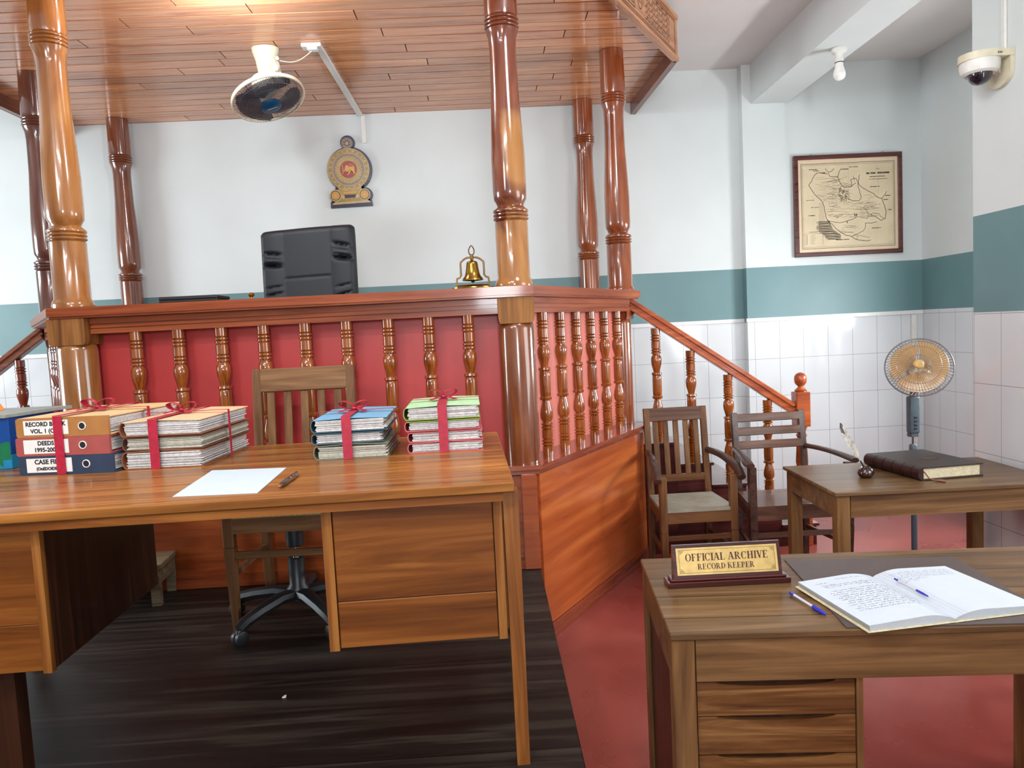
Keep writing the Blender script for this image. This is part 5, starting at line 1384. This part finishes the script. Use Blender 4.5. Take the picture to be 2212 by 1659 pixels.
# ------------------------------------------------------------------ framed map
def framed_map():
    mc = (2.908, YR-.016, 2.388); W_, H_ = .868, .79
    t = thing('framed_map', 'framed antique map in a dark frame on the recess wall', 'picture', mc)
    Rm = facing((0, 0, 0), (1, 0, 0), (0, 0, 1))
    fw_ = .034
    def fr(b):
        for a in ((-W_/2, W_/2, H_/2-fw_, H_/2), (-W_/2, W_/2, -H_/2, -H_/2+fw_), (-W_/2, -W_/2+fw_, -H_/2+fw_, H_/2-fw_), (W_/2-fw_, W_/2, -H_/2+fw_, H_/2-fw_)):
            b.box(a[0], a[1], -.016, .014, a[2], a[3], None, .003)
    one('frame', 'frame', fr, t)
    one('backing', 'mapm', lambda b: b.box(-W_/2+.02, W_/2-.02, -.004, .010, -H_/2+.02, H_/2-.02), t)
    # drawing traced in the pixel frame of the zoomed photo: x 250..1550, y 200..1455
    iw_, ih_ = W_-2*fw_, H_-2*fw_
    def P(x, y):
        # remove the perspective slope: top edge y=250-58*(x-240)/1300, bottom edge y=1458-62*(x-252)/1300
        u = (x-245-.010*(y-250))/1300; yt = 250-56*u; yb_ = 1458-60*u
        return ((u-.5)*iw_, (.5-(y-yt)/(yb_-yt))*ih_)
    Tm = Rm @ T_loc(0, 0, .0046)
    def drw(b):
        def ln(pts, w=.0022, m='mapink'): b.strip([P(*p) for p in pts], w*1.4, Tm, m)
        def rect(x0, y0, x1, y1, w, m='mapink'):
            pts = [(x0, y0), (x1, y0), (x1, y1), (x0, y1), (x0, y0)]; b.strip(pts, w, Tm, m)
        hx, hy = iw_/2, ih_/2
        b.poly([(-hx+.028, -hy+.03), (hx-.028, -hy+.03), (hx-.028, hy-.035), (-hx+.028, hy-.035)], 'mapp', Rm @ T_loc(0, 0, .0043))
        rect(-hx+.026, -hy+.028, hx-.026, hy-.033, .0035); rect(-hx+.034, -hy+.038, hx-.034, hy-.043, .0014)
        rect(-hx+.040, -hy+.044, hx-.040, hy-.049, .0009, 'mapinkl')
        r = random.Random(11)
        def rough(pts, w, j=3.0, m='mapink'):
            out = []
            for a, c in zip(pts, pts[1:]):
                n = max(2, int(math.dist(a, c)/14))
                for k in range(n): out.append((a[0]+(c[0]-a[0])*k/n+r.uniform(-j, j), a[1]+(c[1]-a[1])*k/n+r.uniform(-j, j)))
            out.append(pts[-1]); ln(out, w, m)
        coast = [(490, 415), (460, 450), (430, 510), (390, 572), (430, 640), (470, 700), (520, 745), (565, 785), (585, 850), (600, 930), (610, 990), (640, 1045), (690, 1080), (730, 1130), (790, 1175), (860, 1220), (940, 1240), (1000, 1280), (1070, 1290), (1150, 1298), (1190, 1285)]
        rough(coast, .0030)
        rough([(490, 415), (530, 410), (600, 420), (650, 420), (660, 455), (720, 462), (762, 455)], .0026)
        rough([(605, 355), (625, 380), (645, 405), (690, 385), (720, 355)], .0028); rough([(815, 355), (790, 385), (775, 430), (765, 460), (785, 520), (820, 580), (850, 600), (940, 585), (1000, 540)], .0030)
        rough([(940, 590), (945, 540), (935, 500), (960, 485), (1000, 480), (1020, 510), (1035, 600), (1060, 690), (1070, 730), (1040, 775), (960, 775), (890, 745)], .0028)
        rough([(970, 450), (985, 520)], .002); rough([(1045, 440), (1040, 500), (1038, 560), (1090, 605), (1160, 645), (1230, 680), (1290, 735), (1340, 742), (1355, 790), (1380, 850), (1395, 920), (1385, 1000), (1330, 1030), (1270, 990), (1190, 955)], .0030)
        rough([(1340, 742), (1380, 690), (1400, 650)], .0028); rough([(1190, 955), (1230, 930), (1290, 940), (1340, 985), (1375, 1010)], .0024)
        rough([(620, 1030), (700, 1050), (800, 1060), (880, 1040), (960, 1015), (1000, 990), (1005, 950)], .0026); rough([(880, 1035), (890, 1065)], .004)
        rough([(1275, 1050), (1200, 1065), (1125, 1065), (1125, 1120), (1100, 1165), (1040, 1195), (990, 1215), (950, 1240)], .0026)
        rough([(980, 1215), (1060, 1230), (1180, 1255)], .0018); rough([(1000, 1280), (1030, 1240), (960, 1225)], .0018)
        rough([(980, 945), (990, 970)], .005, 1); rough([(1005, 945), (1015, 965)], .005, 1)
        rough([(1090, 860), (1140, 900), (1170, 960), (1150, 1005), (1060, 990)], .002)
        for k in range(46):       # rivers inside the land
            x, y = r.uniform(560, 840), r.uniform(480, 1010); pts = [(x, y)]
            if y > 780: x = r.uniform(610, 880)
            for q in range(5): x += r.uniform(8, 34); y += r.uniform(-16, 12); pts.append((x, y))
            rough(pts, .0012, 3, 'mapink' if k % 3 == 0 else 'mapinkl')
        for k in range(40):
            x, y = r.uniform(470, 700), r.uniform(470, 760); pts = [(x, y)]
            for q in range(4): x += r.uniform(12, 34); y += r.uniform(-8, 8); pts.append((x, y))
            ln(pts, .0010, 'mapinkl')
        for k in range(60):       # dense centre
            a = r.uniform(0, 2*PI); d0 = r.uniform(10, 60); cx, cy = 845, 690
            rough([(cx+d0*math.cos(a), cy+1.3*d0*math.sin(a)), (cx+(d0+r.uniform(20, 50))*math.cos(a+.4), cy+1.3*(d0+30)*math.sin(a+.4))], .0016, 5)
        for k in range(36):
            x, y = r.uniform(890, 1180), r.uniform(790, 1000); ln([(x, y), (x+r.uniform(30, 100), y-r.uniform(-6, 20)), (x+r.uniform(110, 170), y-r.uniform(-8, 26))], .0011, 'mapinkl')
        for k in range(22):
            x, y = r.uniform(1100, 1250), r.uniform(690, 900); ln([(x, y), (x+r.uniform(40, 110), y+r.uniform(-8, 8))], .0011, 'mapinkl')
        for k in range(20):
            x, y = r.uniform(740, 960), r.uniform(1080, 1200); ln([(x, y), (x+r.uniform(40, 120), y+r.uniform(-5, 12))], .0011, 'mapinkl')
        for k in range(40):       # shaded shoals
            y = 1040+k*6.2; x0 = 490+max(0, k-18)*6; ln([(x0+r.uniform(-10, 30), y), (x0+110+r.uniform(0, 60), y+r.uniform(-6, 6)), (min(800, x0+160+k*3), y+r.uniform(-4, 10))], .0026, 'mapinkl')
        for k in range(24): ln([(515+r.uniform(-5, 8), 800+k*10), (570+k*1.2, 797+k*10)], .0009, 'mapinkl')
        ln([(330, 1205), (565, 1200), (568, 1350)], .0012); ln([(330, 1205), (335, 1360)], .0012)
        for k in range(12): ln([(350, 1225+k*11), (365, 1224+k*11)], .0022, 'mapinkl'); ln([(405, 1223+k*11), (450+r.uniform(0, 45), 1221+k*11)], .0012, 'mapinkl')
        # title block and place lettering: small letter-like strokes
        def letters(x0, x1, y, hgt, w, m='mapink'):
            x = x0; sl = -.045
            while x < x1:
                yy = y+(x-x0)*sl; kd = r.randrange(4); g = hgt*.62
                if r.random() < .1: x += g; continue
                if kd == 0: ln([(x, yy-hgt/2), (x, yy+hgt/2)], w, m); ln([(x+g*.6, yy-hgt/2), (x+g*.6, yy+hgt/2)], w, m)
                elif kd == 1: ln([(x, yy+hgt/2), (x+g*.3, yy-hgt/2), (x+g*.6, yy+hgt/2)], w, m)
                elif kd == 2: ln([(x+g*.6, yy-hgt/2), (x, yy-hgt/2), (x, yy+hgt/2), (x+g*.6, yy+hgt/2)], w, m)
                else: ln([(x, yy-hgt/2), (x, yy+hgt/2), (x+g*.5, yy), (x, yy-hgt/2)], w, m)
                x += g
        letters(1140, 1436, 416, 18, .0028); letters(1182, 1385, 460, 9, .0012); letters(1172, 1415, 494, 8, .001, 'mapinkl'); letters(1190, 1310, 590, 10, .0014)
        letters(395, 500, 372, 9, .0014); letters(450, 520, 388, 8, .0012); letters(540, 620, 412, 9, .0014); letters(820, 910, 364, 9, .0014); letters(915, 1030, 335, 8, .0010)
        letters(355, 455, 770, 7, .0009); letters(415, 515, 862, 7, .0010); letters(380, 470, 970, 8, .0016); letters(1210, 1325, 1130, 8, .0014); letters(1385, 1450, 705, 8, .0014); letters(1360, 1420, 758, 8, .0014); letters(1420, 1460, 890, 9, .0016); letters(740, 910, 1285, 9, .0012); letters(385, 500, 1185, 6, .0009)
        for dx in (-18, 0, 18): ln([(1285+dx-7, 362-abs(dx)*.1), (1285+dx, 345+abs(dx)*.8), (1285+dx+7, 360)], .0018)
        for y in (380, 590, 800, 1010, 1220): ln([(310, y), (322, y)], .0016); ln([(1462, y+150-60), (1474, y+150-60)], .0016)
        ln([(900, 290), (905, 560)], .0007, 'mapinkl'); ln([(1290, 480), (1292, 700)], .0007, 'mapinkl')
    one('map_drawing', None, drw, t, label='yellowed map sheet with dark ink coastline')
    for x in (-.29, .285):
        one('hanging_hook', 'wire', lambda b: b.tube([(x+.008*math.sin(a), .004, H_/2+.004-.008*math.cos(a)) for a in [2*PI*k/14 for k in range(14)]], .0013, 6, closed=True), t)
framed_map()

# ------------------------------------------------------------------ emblem on the rear wall
def emblem():
    ec = (-1.013, YB-.001, 2.80)
    t = thing('wall_emblem', 'gold and navy cut-out emblem plaque on the wall above the leather chair', 'emblem', ec)
    Rm = facing((0, 0, 0), (1, 0, 0), (0, 0, 1))   # local z points to the room
    def disc(b, x, y, r, z0, z1, mat, n=48): b.prism([(x+r*math.cos(2*PI*k/n), y+r*math.sin(2*PI*k/n)) for k in range(n)], z0, z1, mat, Rm)
    def ringd(b, x, y, r0, r1, z, mat, n=48):
        for k in range(n):
            a, c = 2*PI*k/n, 2*PI*(k+1)/n
            b.poly([(x+r0*math.cos(a), y+r0*math.sin(a)), (x+r1*math.cos(a), y+r1*math.sin(a)), (x+r1*math.cos(c), y+r1*math.sin(c)), (x+r0*math.cos(c), y+r0*math.sin(c))], mat, Rm @ T_loc(0, 0, z))
    cy = .045
    def backp(b):
        disc(b, .008, cy, .174, 0, .022, 'embd'); disc(b, .004, .250, .056, 0, .022, 'embd'); disc(b, -.108, -.155, .052, 0, .022, 'embd'); disc(b, .118, -.152, .056, 0, .022, 'embd')
        b.prism([(-.155, -.247), (.170, -.240), (.165, -.195), (.13, -.18), (-.12, -.18), (-.155, -.20)], 0, .022, 'embd', Rm)
        b.prism([(-.14, -.20), (.14, -.20), (.10, -.05), (-.10, -.05)], 0, .022, 'embd', Rm)
    one('navy_backing', None, backp, t)
    def gold(b):
        disc(b, 0, cy, .163, .0221, .026, 'embg'); disc(b, 0, .245, .046, .0221, .0262, 'embw')
        b.prism([(-.11, -.20), (.12, -.195), (.08, -.06), (-.08, -.06)], .0221, .0258, 'embg', Rm)
        b.prism([(-.145, -.222), (.158, -.214), (.14, -.196), (-.12, -.202)], .0221, .0264, 'embl', Rm)
        for sx in (-1, 1): disc(b, sx*.112-.0, -.152, .046, .0221, .0268, 'embl'); disc(b, sx*.112, -.152, .038, .0268, .0274, 'embd'); disc(b, sx*.112, -.152, .032, .0274, .0279, 'emby'); ringd(b, sx*.112, -.152, .018, .021, .0281, 'embg')
        ringd(b, 0, cy, .158, .163, .0264, 'embl'); ringd(b, 0, cy, .122, .127, .0264, 'embl'); ringd(b, 0, cy, .108, .122, .0266, 'embw'); ringd(b, 0, cy, .070, .074, .0268, 'embl')
        disc(b, 0, cy, .066, .0261, .0270, 'embr')
        # outer frieze and petals
        for k in range(44):
            a = 2*PI*k/44; p = (.142*math.cos(a), cy+.142*math.sin(a)); q = Vector((math.cos(a), math.sin(a)))*.010; w_ = Vector((-q.y, q.x))
            b.poly([(p[0]+q.x, p[1]+q.y), (p[0]+w_.x*.6, p[1]+w_.y*.6), (p[0]-q.x, p[1]-q.y), (p[0]-w_.x*.6, p[1]-w_.y*.6)], 'embl' if k % 2 else 'embw', Rm @ T_loc(0, 0, .0266))
        for k in range(26):
            a = 2*PI*k/26; r0, r1 = .078, .104; da_ = .10
            b.strip([(r0*math.cos(a-da_), cy+r0*math.sin(a-da_)), (r1*math.cos(a-da_*.3), cy+r1*math.sin(a-da_*.3)), (r1*math.cos(a+da_*.3), cy+r1*math.sin(a+da_*.3)), (r0*math.cos(a+da_), cy+r0*math.sin(a+da_))], .0045, Rm, 'embl', .0270)
        # wheel on top
        disc(b, 0, .245, .032, .0262, .0268, 'embd'); ringd(b, 0, .245, .027, .031, .0270, 'embl')
        for k in range(8):
            a = 2*PI*k/8; b.strip([(.008*math.cos(a), .245+.008*math.sin(a)), (.028*math.cos(a), .245+.028*math.sin(a))], .005, Rm, 'embl', .0271)
        disc(b, 0, .245, .009, .0268, .0274, 'embl')
        # stand
        b.poly([(-.055, -.125), (.055, -.123), (.05, -.138), (-.05, -.140)], 'emby', Rm @ T_loc(0, 0, .0268)); b.poly([(-.045, -.150), (.045, -.148), (.04, -.172), (-.04, -.174)], 'embd', Rm @ T_loc(0, 0, .0268))
        for sx in (-1, 1): b.poly([(sx*.06, -.145), (sx*.04, -.165), (sx*.055, -.182), (sx*.07, -.165)], 'embl', Rm @ T_loc(0, 0, .0270))
        for k in range(6): b.poly([(-.035+k*.012, -.108), (-.028+k*.012, -.108), (-.028+k*.012, -.098), (-.035+k*.012, -.098)], 'embl', Rm @ T_loc(0, 0, .0270))
    gp = one('gold_relief', None, gold, t)
    def lion(b):
        L_ = [(-.030, .010), (-.022, .032), (-.008, .034), (.000, .022), (.030, .022), (.043, .016), (.046, -.004), (.044, -.022), (.050, -.034), (.034, -.036), (.030, -.020), (.012, -.018), (.006, -.024), (.000, -.040), (-.022, -.040), (-.010, -.032), (-.016, -.016), (-.030, -.008)]
        cx, cy_ = .002, cy
        # fan of triangles from the body centre keeps the outline concave-safe
        c = (cx+.005, cy_+.004)
        for p, q in zip(L_, L_[1:]+L_[:1]): b.poly([c, (cx+p[0], cy_+p[1]), (cx+q[0], cy_+q[1])], 'emby', Rm @ T_loc(0, 0, .0274))
        b.strip([(cx+.044, cy_+.014), (cx+.030, cy_+.036), (cx+.010, cy_+.040), (cx+.006, cy_+.032)], .005, Rm, 'emby', .0274)
        b.strip([(cx-.048, cy_+.036), (cx-.042, cy_-.004)], .004, Rm, 'embl', .0275); b.strip([(cx-.050, cy_-.002), (cx-.034, cy_-.010)], .004, Rm, 'embl', .0275); b.strip([(cx-.030, cy_-.004), (cx-.044, cy_-.016), (cx-.046, cy_-.030)], .006, Rm, 'emby', .0274)
    one('lion_figure', None, lion, gp)
emblem()
